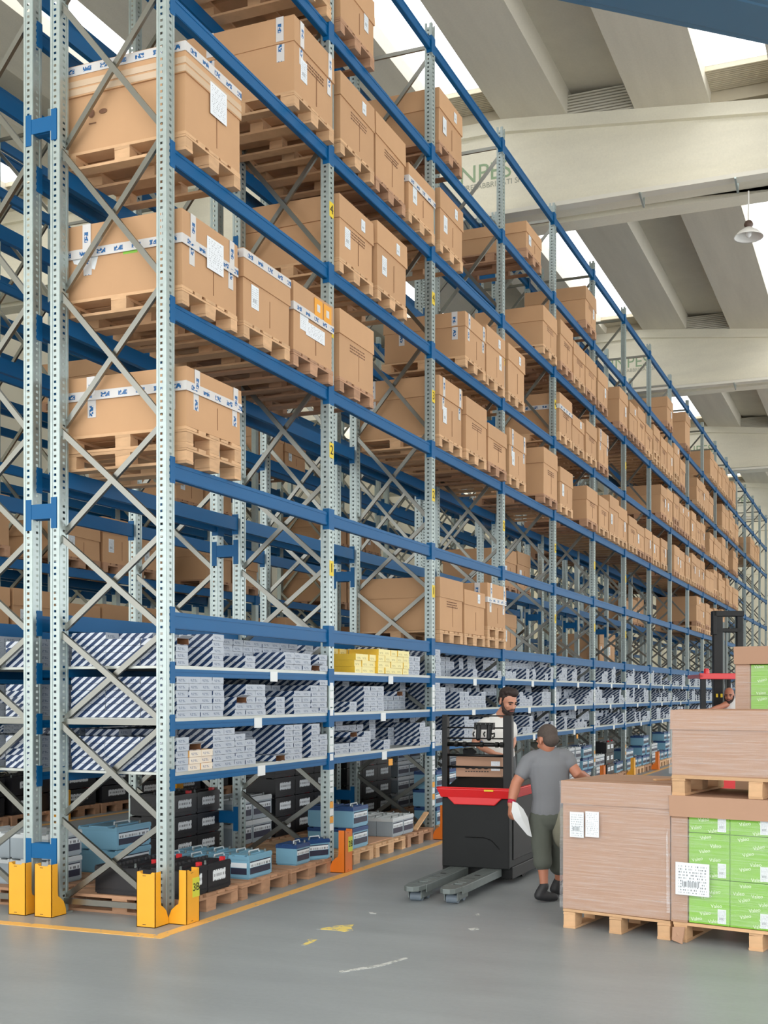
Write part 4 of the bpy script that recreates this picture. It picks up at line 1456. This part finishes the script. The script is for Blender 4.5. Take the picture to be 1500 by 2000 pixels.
P1 = Vector((-2.31, 8.26, 0))
foot_pallet((P1.x, P1.y, 0), 'pale wooden pallet on the floor under the twin-labelled wrapped box', 0.86, 0.82)
wb1 = wrap_box('wrapped_box', (P1.x, P1.y, 0.146), 0.86, 0.82, 0.97, 0.17, 'tall film-wrapped cardboard box with two white labels beside the man in grey')
fu = lambda x0, w_, z0, h_: (lambda x, y, z: ((x - x0) / w_, (z - z0) / h_))
ob('paper_label', MB().box(0.07, 0.185, -0.026, -0.023, 0.55, 0.74, uv=fu(.07, .115, .55, .19)).mesh('paper_label', M['barpaper']), wb1)
ob('paper_label', MB().box(0.2, 0.31, -0.026, -0.023, 0.56, 0.75, uv=fu(.2, .11, .56, .19)).mesh('paper_label', M['paper']), wb1)
ob('film_tail', MB().hexa([(0.845, -0.03, 0.06), (0.87, -0.03, 0.06), (0.87, -0.02, 0.06), (0.845, -0.02, 0.06), (0.84, -0.03, 0.6), (0.85, -0.03, 0.66), (0.85, -0.02, 0.66), (0.84, -0.02, 0.6)]).mesh('film_tail', M['film']), wb1)
c, s_ = math.cos(ANG), math.sin(ANG)


def loc1(x, y, z, o=P1):
    return (o.x + x * c - y * s_, o.y + x * s_ + y * c, z)


ob('wood_offcut', MB().box(0, 0.13, 0, 0.04, 0, 0.012).mesh('wood_offcut', M['wood']), None, loc1(0.62, 0.32, 1.118), (0, 0, 0.75), label='short wooden offcut lying on the twin-labelled wrapped box', category='wood')

# green cartons in a cardboard tray, lower right
P2 = Vector(loc1(0.885, 0.0, 0))
foot_pallet((P2.x, P2.y, 0), 'pale wooden pallet on the floor under the lime green cartons', 1.2, 0.8)
L2 = lambda x, y, z: loc1(x, y, z, P2)


def script_mesh(var, w, h):
    def go():
        src = text_mesh('Valeo', 0.036, M['script'], 0.0005)
        r = random.Random(var)
        b = MB()
        vs = [v.co.copy() for v in src.vertices]
        fs = [list(p.vertices) for p in src.polygons]
        rows = max(2, round(h / 0.055))
        for q in range(rows):
            for p in range(2):
                x = (p + 0.5 + (0.25 if q % 2 else -0.2)) * w / 2 + r.uniform(-.02, .02)
                z = (q + 0.5) * h / rows + r.uniform(-.01, .01)
                if x > w - 0.05 or x < 0.05:
                    continue
                a = r.uniform(0.05, 0.3)
                k = len(b.v)
                b.v += [(x + v.x * math.cos(a) - v.y * math.sin(a), -0.0015 - v.z, z + v.x * math.sin(a) + v.y * math.cos(a)) for v in vs]
                for f_ in fs:
                    b.face([k + i for i in f_])
        return b.mesh('script_print', M['script'])
    return cached(('script', var, round(w, 2), round(h, 2)), go)


def green_carton(base, x, y, z, w, d, h, label, var, lab=True):
    o = thing('green_carton', label, 'carton', base(x, y, z), ANG, 'lime green printed cartons')
    bevel(ob('body', cached(('green', w, d, h), lambda: MB().box(0, w, 0, d, 0, h).mesh('body', M['green'])), o), 0.004)
    ob('script_print', script_mesh(var, w, h), o)
    if lab:
        ob('barcode_label', cached('glab', lambda: MB().box(0, 0.06, -0.004, -0.001, 0, 0.1, uv=fu(0, .06, 0, .1)).mesh('barcode_label', M['barpaper'])), o, (w - 0.085, 0, 0.015))
    return o


tb = thing('cardboard_tray', 'cardboard corner posts and lid holding the lime green cartons on the floor', 'box', L2(0, 0, 0.146), ANG)
ob('corner_board', MB().box(0.0, 0.11, -0.012, 0.0, 0, 0.76).box(-0.012, 0.0, -0.012, 0.75, 0, 0.76).mesh('corner_board', M['card2']), tb)
ob('lid', MB().box(-0.02, 1.22, -0.03, 0.8, 0.755, 0.9, j=0.003).mesh('lid', M['card2']), tb)
ob('loose_flap', MB().hexa([(0.0, -0.03, -0.13), (0.085, -0.06, -0.145), (0.09, -0.05, -0.145), (0.005, -0.02, -0.13), (0.0, -0.02, -0.04), (0.095, -0.02, -0.03), (0.095, -0.012, -0.03), (0.0, -0.012, -0.04)]).mesh('loose_flap', M['card2']), tb)
g = MB()
for i in range(9):
    z = 0.02 + 0.72 * i / 9
    k = len(g.v)
    g.v += [(0.0, -0.03, z), (1.2, -0.03, z), (1.2, -0.03, z + 0.08), (0.0, -0.03, z + 0.08)]
    g.face([k, k + 1, k + 2, k + 3])
ob('stretch_film', g.mesh('stretch_film', M['film']), tb)
ob('delivery_note', MB().box(0.03, 0.28, -0.036, -0.032, 0.2, 0.43, uv=fu(.03, .25, .2, .23)).mesh('delivery_note', M['barpaper']), tb)
rn = ['bottom', 'middle', 'top']
for q in range(3):
    for p in range(3):
        green_carton(L2, 0.115 + p * 0.303, 0.0, 0.148 + q * 0.321, 0.3, 0.36, 0.318 if q < 2 else 0.24, 'lime green carton with white script, %s row, %s column, floor pallet' % (rn[q], ORD[p]), q * 3 + p)
# second storey: wrapped long box on its own pallet
Z3 = 0.146 + 0.902
foot_pallet(L2(-0.005, -0.02, Z3), 'pale wooden pallet standing on the cardboard lid above the green cartons', 1.22, 0.82)
wrap_box('wrapped_box', L2(-0.0, -0.02, Z3 + 0.146), 1.22, 0.82, 0.465, 0.14, 'long film-wrapped cardboard box on a pallet above the green cartons')
# stack behind it: tray of green cartons high up
P4 = Vector(c2w(1440, 1355, 9.35)); P4.z = 0
L4 = lambda x, y, z: loc1(x, y, z, P4)
foot_pallet((P4.x, P4.y, 0), 'wooden floor pallet under the rear stack beyond the wrapped boxes', 1.2, 0.8)
wrap_box('wrapped_box', L4(0, 0, 0.146), 1.2, 0.8, 0.95, 0.16, 'film-wrapped cardboard box at the bottom of the rear stack', film=False)
foot_pallet((P4.x, P4.y, 1.1), 'wooden pallet halfway up the rear stack beyond the wrapped boxes', 1.2, 0.8)
t4 = thing('cardboard_tray', 'cardboard corner posts and deep lid on top of the rear stack', 'box', L4(0, 0, 1.246), ANG)
ob('corner_board', MB().box(0.0, 0.11, -0.012, 0.0, 0, 0.8).box(-0.012, 0.0, -0.012, 0.75, 0, 0.8).mesh('corner_board', M['card2']), t4)
ob('lid', MB().box(-0.02, 1.22, -0.03, 0.8, 0.77, 0.92, j=0.003).mesh('lid', M['card2']), t4)
g = MB()
for i in range(9):
    z = 0.02 + 0.74 * i / 9
    k = len(g.v)
    g.v += [(0.0, -0.03, z), (1.2, -0.03, z), (1.2, -0.03, z + 0.08), (0.0, -0.03, z + 0.08)]
    g.face([k, k + 1, k + 2, k + 3])
ob('stretch_film', g.mesh('stretch_film', M['film']), t4)
for q in range(3):
    for p in range(2):
        green_carton(L4, 0.115 + p * 0.51, 0.0, 1.248 + q * 0.256, 0.5, 0.36, 0.254, 'lime green carton high on the rear stack, %s row, %s column' % (rn[q], ORD[p]), 20 + q * 3 + p, False)

# ---------------------------------------------------------------- reach truck far down the aisle
fz = 18.8
fo = c2w(1400, 1355, fz)
ft = thing('reach_truck', 'black reach truck with red overhead guard far down the aisle', 'forklift', (fo.x, fo.y, 0), TH)
u = F / fz                                              # pixels per metre at that depth
X = lambda px: (px - 1400) / u
Zp = lambda py: H - (py - CY) / u
b = MB()
b.box(X(1394), X(1412), 0.0, 0.14, 0.1, Zp(1197)).box(X(1440), X(1452), 0.0, 0.14, 0.1, Zp(1197))
bevel(ob('mast_upright', b.mesh('mast_upright', M['tmast']), ft), 0.01)
b = MB().box(X(1393), X(1453), -0.02, 0.16, Zp(1204), Zp(1193)).box(X(1396), X(1450), 0, 0.12, Zp(1235), Zp(1227)).box(X(1396), X(1450), 0, 0.12, Zp(1420), Zp(1405))
b.box(X(1392), X(1400), -0.02, 0.16, Zp(1240), Zp(1193))
bevel(ob('mast_crossbar', b.mesh('mast_crossbar', M['tmast']), ft), 0.01)
b = MB().box(X(1410), X(1416), 0.02, 0.1, 0.3, Zp(1215)).tube([(X(1420), 0.06, 0.3), (X(1420), 0.06, Zp(1230))], 0.02, 8)
ob('lift_cylinder', b.mesh('lift_cylinder', M['tgrey']), ft)
b = MB().box(X(1345), X(1446), -0.9, -0.82, Zp(1328), Zp(1317)).box(X(1345), X(1352), -0.9, 0.1, Zp(1326), Zp(1319)).box(X(1439), X(1446), -0.9, 0.1, Zp(1328), Zp(1319))
for k in range(5):
    b.box(X(1362 + k * 15), X(1365 + k * 15), -0.86, 0.08, Zp(1324), Zp(1320))
bevel(ob('overhead_guard', b.mesh('overhead_guard', M['tred']), ft), 0.008)
b = MB().box(X(1348), X(1357), -0.88, -0.78, 0.6, Zp(1327)).box(X(1421), X(1426), -0.05, 0.02, 0.6, Zp(1327))
ob('guard_post', b.mesh('guard_post', M['tmast']), ft)
ob('beacon', MB().lathe([(0.045, 0), (0.045, 0.05), (0.035, 0.085), (0, 0.09)], 12, 0, (X(1359), -0.84, Zp(1318))).mesh('beacon', M['tred']), ft)
b = MB().box(X(1346), X(1446), -0.92, 0.3, 0.12, 0.95).box(X(1346), X(1396), -0.9, -0.5, 0.95, 1.25)
bevel(ob('body', b.mesh('body', M['tred']), ft), 0.03)
for x in (X(1356), X(1436)):
    for y in (-0.7, 0.15):
        ob('wheel', MB().tube([(x - .06, y, 0.15), (x + .06, y, 0.15)], 0.15, 18).mesh('wheel', M['dark']), ft)
b = MB().box(X(1398), X(1402), -0.02, 0, Zp(1362), Zp(1355)).box(X(1407), X(1411), -0.02, 0, Zp(1362), Zp(1355))
ob('warning_sticker', b.mesh('warning_sticker', M['sticker']), ft)

# ---------------------------------------------------------------- lamp and overhead arm
lp = c2w(1462, 455, 18.55)
lm = thing('pendant_lamp', 'white enamel pendant lamp hanging under the first concrete beam', 'lamp', (lp.x, lp.y, lp.z))
b = MB().lathe([(0.05, 0.09), (0.08, 0.07), (0.16, 0.02), (0.235, -0.06), (0.24, -0.075), (0.225, -0.065), (0.15, 0.01), (0.07, 0.05)], 28)
ob('shade', b.mesh('shade', M['lampm'], True), lm)
b = MB().lathe([(0.0, 0.2), (0.055, 0.19), (0.075, 0.15), (0.075, 0.12), (0.05, 0.1), (0.05, 0.085), (0.0, 0.085)], 20)
ob('fitting', b.mesh('fitting', M['lampb'], True), lm)
ob('bulb', MB().ball((0, 0, -0.0), (0.055, 0.055, 0.075)).mesh('bulb', M['glass'], True), lm)
ob('suspension', MB().tube([(0, 0, 0.19), (0, 0, 10.055 - lp.z)], 0.012, 8).mesh('suspension', M['lampm']), lm)

# blue jib arm passing over the photographer's right, carried by a column
A = c2w(1150, -34, 3.6)
B = c2w(1500, 46, 4.15)
dv = (B - A)
B2 = A + dv * 4.0
dv2 = (B2 - A).normalized()
hgt = 0.3
ja = thing('jib_crane', 'blue steel arm crossing the top corner overhead', 'crane', (0, 0, 0))
mb = MB()
up = Vector((0, 0, hgt / 2))
mb.bar(A - dv2 * 1.2 + up, B2 + up, 0.2, hgt)
mb.bar(A - dv2 * 1.2 + Vector((0, 0, 0.01)), B2 + Vector((0, 0, 0.01)), 0.26, 0.02)
bevel(ob('arm', mb.mesh('arm', M['crane']), ja), 0.01)
cb_ = MB().tube([(B2.x, B2.y, 0), (B2.x, B2.y, B2.z + 0.6)], 0.11, 16).box(B2.x - .25, B2.x + .25, B2.y - .25, B2.y + .25, 0, 0.03)
ob('column', cb_.mesh('column', M['crane']), ja)

# ---------------------------------------------------------------- people
def person(label, px, zc, group=None):
    o0 = c2w(px, CY, zc)
    o = thing('person', label, 'person', (o0.x, o0.y, 0), TH, group)
    xc0 = (px - CX) / F * zc

    def P(ax, ay, dz=0.0):
        z_ = zc + dz
        return Vector(((ax - CX) / F * z_ - xc0, dz, H - (ay - CY) * z_ / F))
    return o, P


def skin_part(name, mb, m, parent, voxel=0.009, smooth=6):
    o = ob(name, mb.mesh(name, m, True), parent)
    md = o.modifiers.new('remesh', 'REMESH')
    md.mode = 'VOXEL'; md.voxel_size = voxel; md.use_smooth_shade = True
    sm = o.modifiers.new('smooth', 'SMOOTH')
    sm.factor = 0.5; sm.iterations = smooth
    return o


def head_into(b, c, yaw, pitch, k=1.0, roll=0.0):
    """skull, jaw, nose, ears; local face direction -y rotated by yaw (left+), pitch down"""
    R = Matrix.Rotation(yaw, 3, 'Z') @ Matrix.Rotation(pitch, 3, 'X') @ Matrix.Rotation(roll, 3, 'Y')
    c = Vector(c)
    def T(x, y, z):
        return c + R @ (Vector((x, y, z)) * k)
    b.ball(T(0, 0.012, 0.035), (0.074 * k, 0.094 * k, 0.085 * k), 18, 12, 0, R)
    b.ball(T(0, -0.018, -0.028), (0.060 * k, 0.072 * k, 0.082 * k), 16, 12, 0, R)
    b.ball(T(0, -0.052, -0.082), (0.034 * k, 0.034 * k, 0.028 * k), 12, 8, 0, R)
    b.limb([T(0, -0.086, 0.012), T(0, -0.105, -0.028)], [0.009 * k, 0.014 * k], 8)
    b.ball(T(0, -0.094, -0.034), (0.018 * k, 0.012 * k, 0.010 * k), 10, 6, 0, R)
    b.limb([T(-0.045, -0.074, 0.018), T(0, -0.088, 0.022), T(0.045, -0.074, 0.018)], [0.010 * k] * 3, 8)
    for s in (-1, 1):
        b.ball(T(s * 0.076, 0.014, -0.012), (0.009 * k, 0.018 * k, 0.031 * k), 10, 8, 0, R)
        b.ball(T(s * 0.04, -0.06, -0.025), (0.022 * k, 0.02 * k, 0.02 * k), 10, 8, 0, R)
    return T, R


def face_parts(T, R, k, o, beard=None, brow='hair'):
    for s in (-1, 1):
        ob('eye', MB().ball(T(s * 0.031, -0.080, 0.002), (0.013 * k, 0.008 * k, 0.007 * k), 10, 8, 0, R).mesh('eye', M['eye'], True), o)
        ob('eyebrow', MB().limb([T(s * 0.014, -0.094, 0.022), T(s * 0.034, -0.090, 0.026), T(s * 0.05, -0.078, 0.02)], [0.005 * k] * 3, 6).mesh('eyebrow', M[brow], True), o)
    ob('mouth', MB().limb([T(-0.022, -0.086, -0.064), T(0, -0.093, -0.062), T(0.022, -0.086, -0.064)], [0.005 * k, 0.007 * k, 0.005 * k], 8).mesh('mouth', M['lip'], True), o)
    if beard:
        b = MB()
        b.ball(T(0, -0.03, -0.086), (0.058 * k, 0.062 * k, 0.04 * k), 16, 10, 0, R)
        b.ball(T(0, -0.06, -0.098), (0.038 * k, 0.034 * k, 0.03 * k), 12, 8, 0, R)
        for s in (-1, 1):
            b.limb([T(s * 0.068, -0.006, -0.01), T(s * 0.064, -0.026, -0.05), T(s * 0.045, -0.05, -0.08)], [0.012 * k, 0.016 * k, 0.02 * k], 8)
            b.limb([T(0, -0.092, -0.05), T(s * 0.03, -0.08, -0.062)], [0.007 * k, 0.008 * k], 8)
        skin_part('beard', b, M[beard], o, 0.006, 3)


def hand_into(b, wrist, along, palm_n, curl=0.8, k=1.0, side=1, grip=0.0):
    """palm and five fingers; along points to the fingertips, palm_n out of the palm"""
    a = Vector(along).normalized()
    n = Vector(palm_n); n = (n - a * n.dot(a)).normalized()
    s = a.cross(n) * side
    w = Vector(wrist)
    b.tube([w - a * 0.01, w + a * 0.03 * k, w + a * 0.07 * k, w + a * 0.095 * k], [(0.018 * k, 0.026 * k), (0.017 * k, 0.035 * k), (0.015 * k, 0.041 * k), (0.012 * k, 0.038 * k)], 12, 0, True, n)
    for i, (off, ln) in enumerate(((-0.03, 0.062), (-0.01, 0.076), (0.011, 0.08), (0.031, 0.07))):
        p = w + a * (0.088 * k) + s * (off * k)
        d = a.copy()
        pts, rad = [p], [0.0095 * k]
        for j, f_ in enumerate((0.45, 0.3, 0.25)):
            ang = curl * (0.55 + 0.5 * j)
            d = a * math.cos(ang) + n * math.sin(ang)
            p = p + d * (ln * f_ * k)
            pts.append(p); rad.append((0.009 - 0.0008 * j) * k)
        b.limb(pts, rad, 8)
    t0 = w + a * 0.03 * k + s * 0.032 * k
    t1 = t0 + (a * 0.6 + s * 0.5 + n * 0.6).normalized() * 0.035 * k
    t2 = t1 + (a * 0.8 + n * 0.6 - s * 0.1).normalized() * 0.03 * k
    b.limb([t0, t1, t2], [0.012 * k, 0.0105 * k, 0.009 * k], 8)


# man in grey, walking away beside the truck
o, P = person('man in grey T-shirt and three-quarter work trousers walking, holding a white sheet', 1072, 9.65)
hd = P(1069, 1446, -0.02)
sk = MB()
T, R = head_into(sk, hd, math.pi + 0.5, 0.35, 1.1)
sk.limb([P(1071, 1474, 0.0), P(1070, 1462, 0.0), P(1069, 1450, -0.01)], [0.055, 0.06, 0.06], 12)
# trunk under the clothes
sk.limb([P(1073, 1490, 0), P(1073, 1540, 0.0), P(1073, 1590, 0.02)], [(0.12, 0.075), (0.12, 0.085), (0.12, 0.09)], 14, 0, (1, 0, 0))
SL, EL, WL = P(1035, 1487, 0.02), P(1008, 1530, -0.03), P(998, 1571, -0.10)
SR, ER, WR = P(1105, 1479, 0.02), P(1128, 1512, -0.03), P(1148, 1520, 0.12)
sk.limb([SL, EL, EL.lerp(WL, .35), WL], [0.056, 0.048, 0.049, 0.031], 12)
sk.limb([SR, ER, ER.lerp(WR, .4), WR], [0.052, 0.048, 0.049, 0.032], 12)
hand_into(sk, WL, P(996, 1592, -0.12) - WL, Vector((0.9, 0.35, -0.1)), 1.1, 1.0, 1)
hand_into(sk, WR, Vector((0.5, 0.8, -0.3)), Vector((0, 0.1, -1)), 0.35, 1.0, -1)
# legs
HL, KL, AL = P(1056, 1592, 0.02), P(1058, 1655, 0.0), P(1063, 1733, -0.05)
HR, KR, AR = P(1090, 1592, 0.03), P(1094, 1655, 0.12), P(1091, 1722, 0.22)
sk.limb([HL, KL, KL.lerp(AL, 0.35), KL.lerp(AL, 0.75), AL], [0.08, 0.056, 0.055, 0.04, 0.034], 12)
sk.limb([HR, KR, KR.lerp(AR, 0.35), KR.lerp(AR, 0.75), AR], [0.08, 0.056, 0.055, 0.04, 0.034], 12)
skin_part('body', sk, M['skin2'], o, 0.008, 4)
face_parts(T, R, 1.1, o, None, 'hairg')
b = MB()
b.ball(T(0, 0.018, 0.044), (0.084, 0.103, 0.089), 18, 12, 0, R)
b.ball(T(0, 0.05, -0.01), (0.073, 0.066, 0.066), 16, 10, 0, R)
skin_part('hair', b, M['hairg'], o, 0.007, 4)
b = MB()                                               # T-shirt
b.limb([P(1071, 1476, 0), P(1072, 1492, 0.005), P(1073, 1520, 0.01), P(1073, 1560, 0.015), P(1072, 1586, 0.02)],
       [(0.13, 0.085), (0.175, 0.115), (0.17, 0.125), (0.145, 0.12), (0.158, 0.128)], 18, 0, (1, 0, 0))
b.limb([P(1045, 1481, 0.01), P(1032, 1489, 0.015), SL.lerp(EL, 0.55)], [0.075, 0.075, 0.068], 14)
b.limb([P(1097, 1478, 0.01), P(1109, 1483, 0.02), SR.lerp(ER, 0.35)], [0.075, 0.075, 0.066], 14)
b.limb([P(1071, 1474, 0.0), P(1070, 1463, -0.005)], [0.075, 0.066], 12)
skin_part('t_shirt', b, M['shirt_g'], o, 0.01, 6)
b = MB()                                               # trousers to mid-calf
b.limb([P(1073, 1578, 0.02), P(1073, 1596, 0.02)], [(0.155, 0.12), (0.165, 0.13)], 16, 0, (1, 0, 0))
b.limb([P(1056, 1600, 0.02), KL, KL.lerp(AL, 0.2), KL.lerp(AL, 0.36)], [0.105, 0.088, 0.082, 0.084], 14)
b.limb([P(1092, 1600, 0.03), KR, KR.lerp(AR, 0.25), KR.lerp(AR, 0.5)], [0.11, 0.096, 0.092, 0.096], 14)
skin_part('trousers', b, M['trouser_g'], o, 0.01, 5)
b = MB().ball(P(1097, 1612, 0.0), (0.092, 0.13, 0.2), 14, 10)
skin_part('cargo_pocket', b, M['pocket'], o, 0.01, 4)
for A_, toe, heel, flt in ((AL, P(1084, 1757, -0.02), P(1052, 1749, -0.07), 0), (AR, P(1098, 1743, 0.3), P(1083, 1737, 0.2), 0)):
    b = MB()
    hz = Vector((heel.x, heel.y, max(0.045, heel.z)))
    tz = Vector((toe.x, toe.y, 0.035))
    b.limb([hz, hz.lerp(tz, 0.5), tz], [(0.04, 0.045), (0.042, 0.045), (0.033, 0.03)], 14)
    b.limb([A_ + Vector((0, 0, 0.01)), hz.lerp(A_, 0.3)], [0.042, 0.045], 12)
    skin_part('shoe', b, M['shoe'], o, 0.008, 4)
ob('wristband', MB().tube([WL.lerp(EL, 0.02), WL.lerp(EL, 0.2)], [0.034, 0.036], 14).mesh('wristband', M['band'], True), o)
# sheet held in the hand
pp = [P(1001, 1565, -0.16), P(1010, 1568, -0.15), P(1022, 1580, -0.12), P(1031, 1597, -0.1), P(1039, 1635, -0.08), P(1030, 1631, -0.1), P(1004, 1600, -0.16), P(999, 1585, -0.17)]
nr = Vector((0, 0.002, 0))
b = MB()
k = len(b.v); n = len(pp)
mid = sum(pp, Vector()) / n + Vector((0.004, -0.015, 0))
b.v += [tuple(p) for p in pp] + [tuple(p + nr) for p in pp] + [tuple(mid), tuple(mid + nr)]
for i in range(n):
    j = (i + 1) % n
    b.face([2 * n, i, j]); b.face([2 * n + 1, n + j, n + i]); b.face([i, n + i, n + j, j])
to = o.matrix_world if False else None
ps = ob('paper_sheet', b.mesh('paper_sheet', M['sheet']), None, o.location, o.rotation_euler, label='folded white sheet of paper held by the man in grey', category='paper')

# driver on the truck
o, P = person('bearded man in white T-shirt standing on the truck behind its black guard', 972, 11.15)
hd = P(992, 1370, -0.03)
sk = MB()
T, R = head_into(sk, hd, 0.62, 0.35, 1.05)
sk.limb([P(974, 1412, 0.05), P(980, 1396, 0.03), P(988, 1384, 0.0)], [0.07, 0.06, 0.056], 12)
sk.limb([P(972, 1425, 0.05), P(975, 1460, 0.05), P(978, 1490, 0.06)], [(0.13, 0.1), (0.12, 0.1), (0.12, 0.1)], 14, 0, (1, 0, 0))
SL, EL, WL = P(939, 1421, 0.06), P(929, 1451, 0.08), P(962, 1470, -0.05)
SR, ER, WR = P(997, 1418, 0.08), P(1001, 1450, 0.06), P(990, 1474, -0.06)
sk.limb([SL, EL, EL.lerp(WL, 0.4), WL], [0.055, 0.046, 0.042, 0.03], 12)
sk.limb([SR, ER, ER.lerp(WR, 0.4), WR], [0.05, 0.042, 0.04, 0.028], 12)
hand_into(sk, WL, P(985, 1476, -0.1) - WL, Vector((0.1, 0.2, -1)), 0.6, 1.0, 1)
hand_into(sk, WR, Vector((-0.2, -0.6, -0.6)), Vector((-0.3, 0.2, -1)), 0.8, 1.0, -1)
HL, HR = P(966, 1500, 0.06), P(990, 1500, 0.06)
fz_ = 0.24
for Hh, dx in ((HL, -0.02), (HR, 0.02)):
    kn = Vector((Hh.x + dx, Hh.y - 0.03, 0.62)); an = Vector((Hh.x + dx, Hh.y, 0.28))
    sk.limb([Hh, kn, kn.lerp(an, 0.35), an], [0.08, 0.058, 0.056, 0.036], 12)
skin_part('body', sk, M['skin'], o, 0.008, 4)
face_parts(T, R, 1.05, o, 'hair')
b = MB()
b.ball(T(0, 0.024, 0.056), (0.082, 0.098, 0.082), 18, 12, 0, R)
b.ball(T(0.01, -0.035, 0.1), (0.06, 0.056, 0.045), 14, 10, 0, R)
for q in range(7):
    b.ball(T(-0.06 + 0.02 * q, -0.05 + 0.01 * abs(q - 3), 0.095 + 0.012 * (q % 2)), (0.018, 0.022, 0.022), 8, 6, 0, R)
for q in (-1, 1):
    b.limb([T(q * 0.078, -0.012, 0.05), T(q * 0.076, -0.008, 0.0)], [0.012, 0.008], 8)
b.ball(T(0, 0.06, 0.0), (0.07, 0.055, 0.07), 14, 10, 0, R)
skin_part('hair', b, M['hair'], o, 0.007, 3)
b = MB()
b.limb([P(976, 1410, 0.05), P(972, 1426, 0.05), P(973, 1450, 0.05), P(977, 1482, 0.06)], [(0.12, 0.085), (0.17, 0.115), (0.155, 0.125), (0.15, 0.125)], 18, 0, (1, 0, 0))
b.limb([P(950, 1415, 0.055), P(938, 1424, 0.06), SL.lerp(EL, 0.45)], [0.075, 0.075, 0.068], 14)
b.limb([P(988, 1412, 0.06), P(997, 1421, 0.07), SR.lerp(ER, 0.45)], [0.072, 0.07, 0.064], 14)
b.limb([P(976, 1409, 0.05), P(979, 1400, 0.04)], [0.075, 0.066], 12)
skin_part('t_shirt', b, M['shirt_w'], o, 0.01, 6)
b = MB()
b.limb([P(977, 1478, 0.06), P(978, 1496, 0.06)], [(0.15, 0.12), (0.16, 0.125)], 16, 0, (1, 0, 0))
for Hh, dx in ((HL, -0.02), (HR, 0.02)):
    kn = Vector((Hh.x + dx, Hh.y - 0.03, 0.62)); an = Vector((Hh.x + dx, Hh.y, 0.3))
    b.limb([Hh, kn, an], [0.1, 0.075, 0.06], 14)
skin_part('trousers', b, M['trouser_d'], o, 0.011, 5)
for Hh, dx in ((HL, -0.02), (HR, 0.02)):
    b = MB().limb([Vector((Hh.x + dx, Hh.y + 0.04, 0.235)), Vector((Hh.x + dx, Hh.y - 0.16, 0.225))], [(0.045, 0.045), (0.035, 0.04)], 12)
    skin_part('shoe', b, M['shoe'], o, 0.01, 3)

# driver of the reach truck
o, P = person('bald bearded man in pale sleeveless vest driving the far reach truck', 1428, 18.4)
hd = P(1424, 1358, 0)
sk = MB()
T, R = head_into(sk, hd, -0.35, 0.15, 1.05)
sk.limb([P(1430, 1376, 0.03), P(1427, 1368, 0.02)], [0.065, 0.058], 12)
sk.limb([P(1432, 1380, 0.03), P(1433, 1410, 0.03), P(1433, 1440, 0.03)], [(0.13, 0.1), (0.13, 0.1), (0.14, 0.11)], 14, 0, (1, 0, 0))
SL, EL, WL = P(1421, 1374, 0.0), P(1408, 1380, -0.1), P(1392, 1384, -0.2)
SR, ER, WR = P(1446, 1376, 0.05), P(1450, 1400, 0.0), P(1440, 1412, -0.2)
sk.limb([SL, EL, EL.lerp(WL, .4), WL], [0.055, 0.045, 0.042, 0.03], 12)
sk.limb([SR, ER, ER.lerp(WR, .4), WR], [0.055, 0.045, 0.042, 0.03], 12)
hand_into(sk, WL, Vector((-0.9, -0.4, -0.1)), Vector((0, 0, -1)), 0.7, 1.0, 1)
hand_into(sk, WR, Vector((-0.5, -0.6, -0.2)), Vector((0, 0, -1)), 0.7, 1.0, -1)
for dx in (-0.09, 0.09):
    h0 = P(1433, 1442, 0.03) + Vector((dx, 0, 0)); kn = Vector((h0.x, h0.y - 0.12, 0.55)); an = Vector((h0.x, h0.y - 0.02, 0.24))
    sk.limb([h0, kn, kn.lerp(an, .35), an], [0.085, 0.06, 0.056, 0.04], 12)
skin_part('body', sk, M['skin2'], o, 0.012, 3)
face_parts(T, R, 1.05, o, 'hair')
b = MB()
b.limb([P(1431, 1374, 0.03), P(1433, 1382, 0.03), P(1434, 1410, 0.03), P(1434, 1436, 0.03)], [(0.13, 0.09), (0.16, 0.115), (0.155, 0.12), (0.155, 0.12)], 16, 0, (1, 0, 0))
skin_part('vest', b, M['shirt_w'], o, 0.012, 4)
b = MB()
b.limb([P(1433, 1434, 0.03), P(1433, 1446, 0.03)], [(0.155, 0.12), (0.16, 0.12)], 14, 0, (1, 0, 0))
for dx in (-0.09, 0.09):
    h0 = P(1433, 1442, 0.03) + Vector((dx, 0, 0)); kn = Vector((h0.x, h0.y - 0.12, 0.55)); an = Vector((h0.x, h0.y - 0.02, 0.26))
    b.limb([h0, kn, an], [0.1, 0.075, 0.06], 12)
skin_part('trousers', b, M['trouser_d'], o, 0.014, 4)
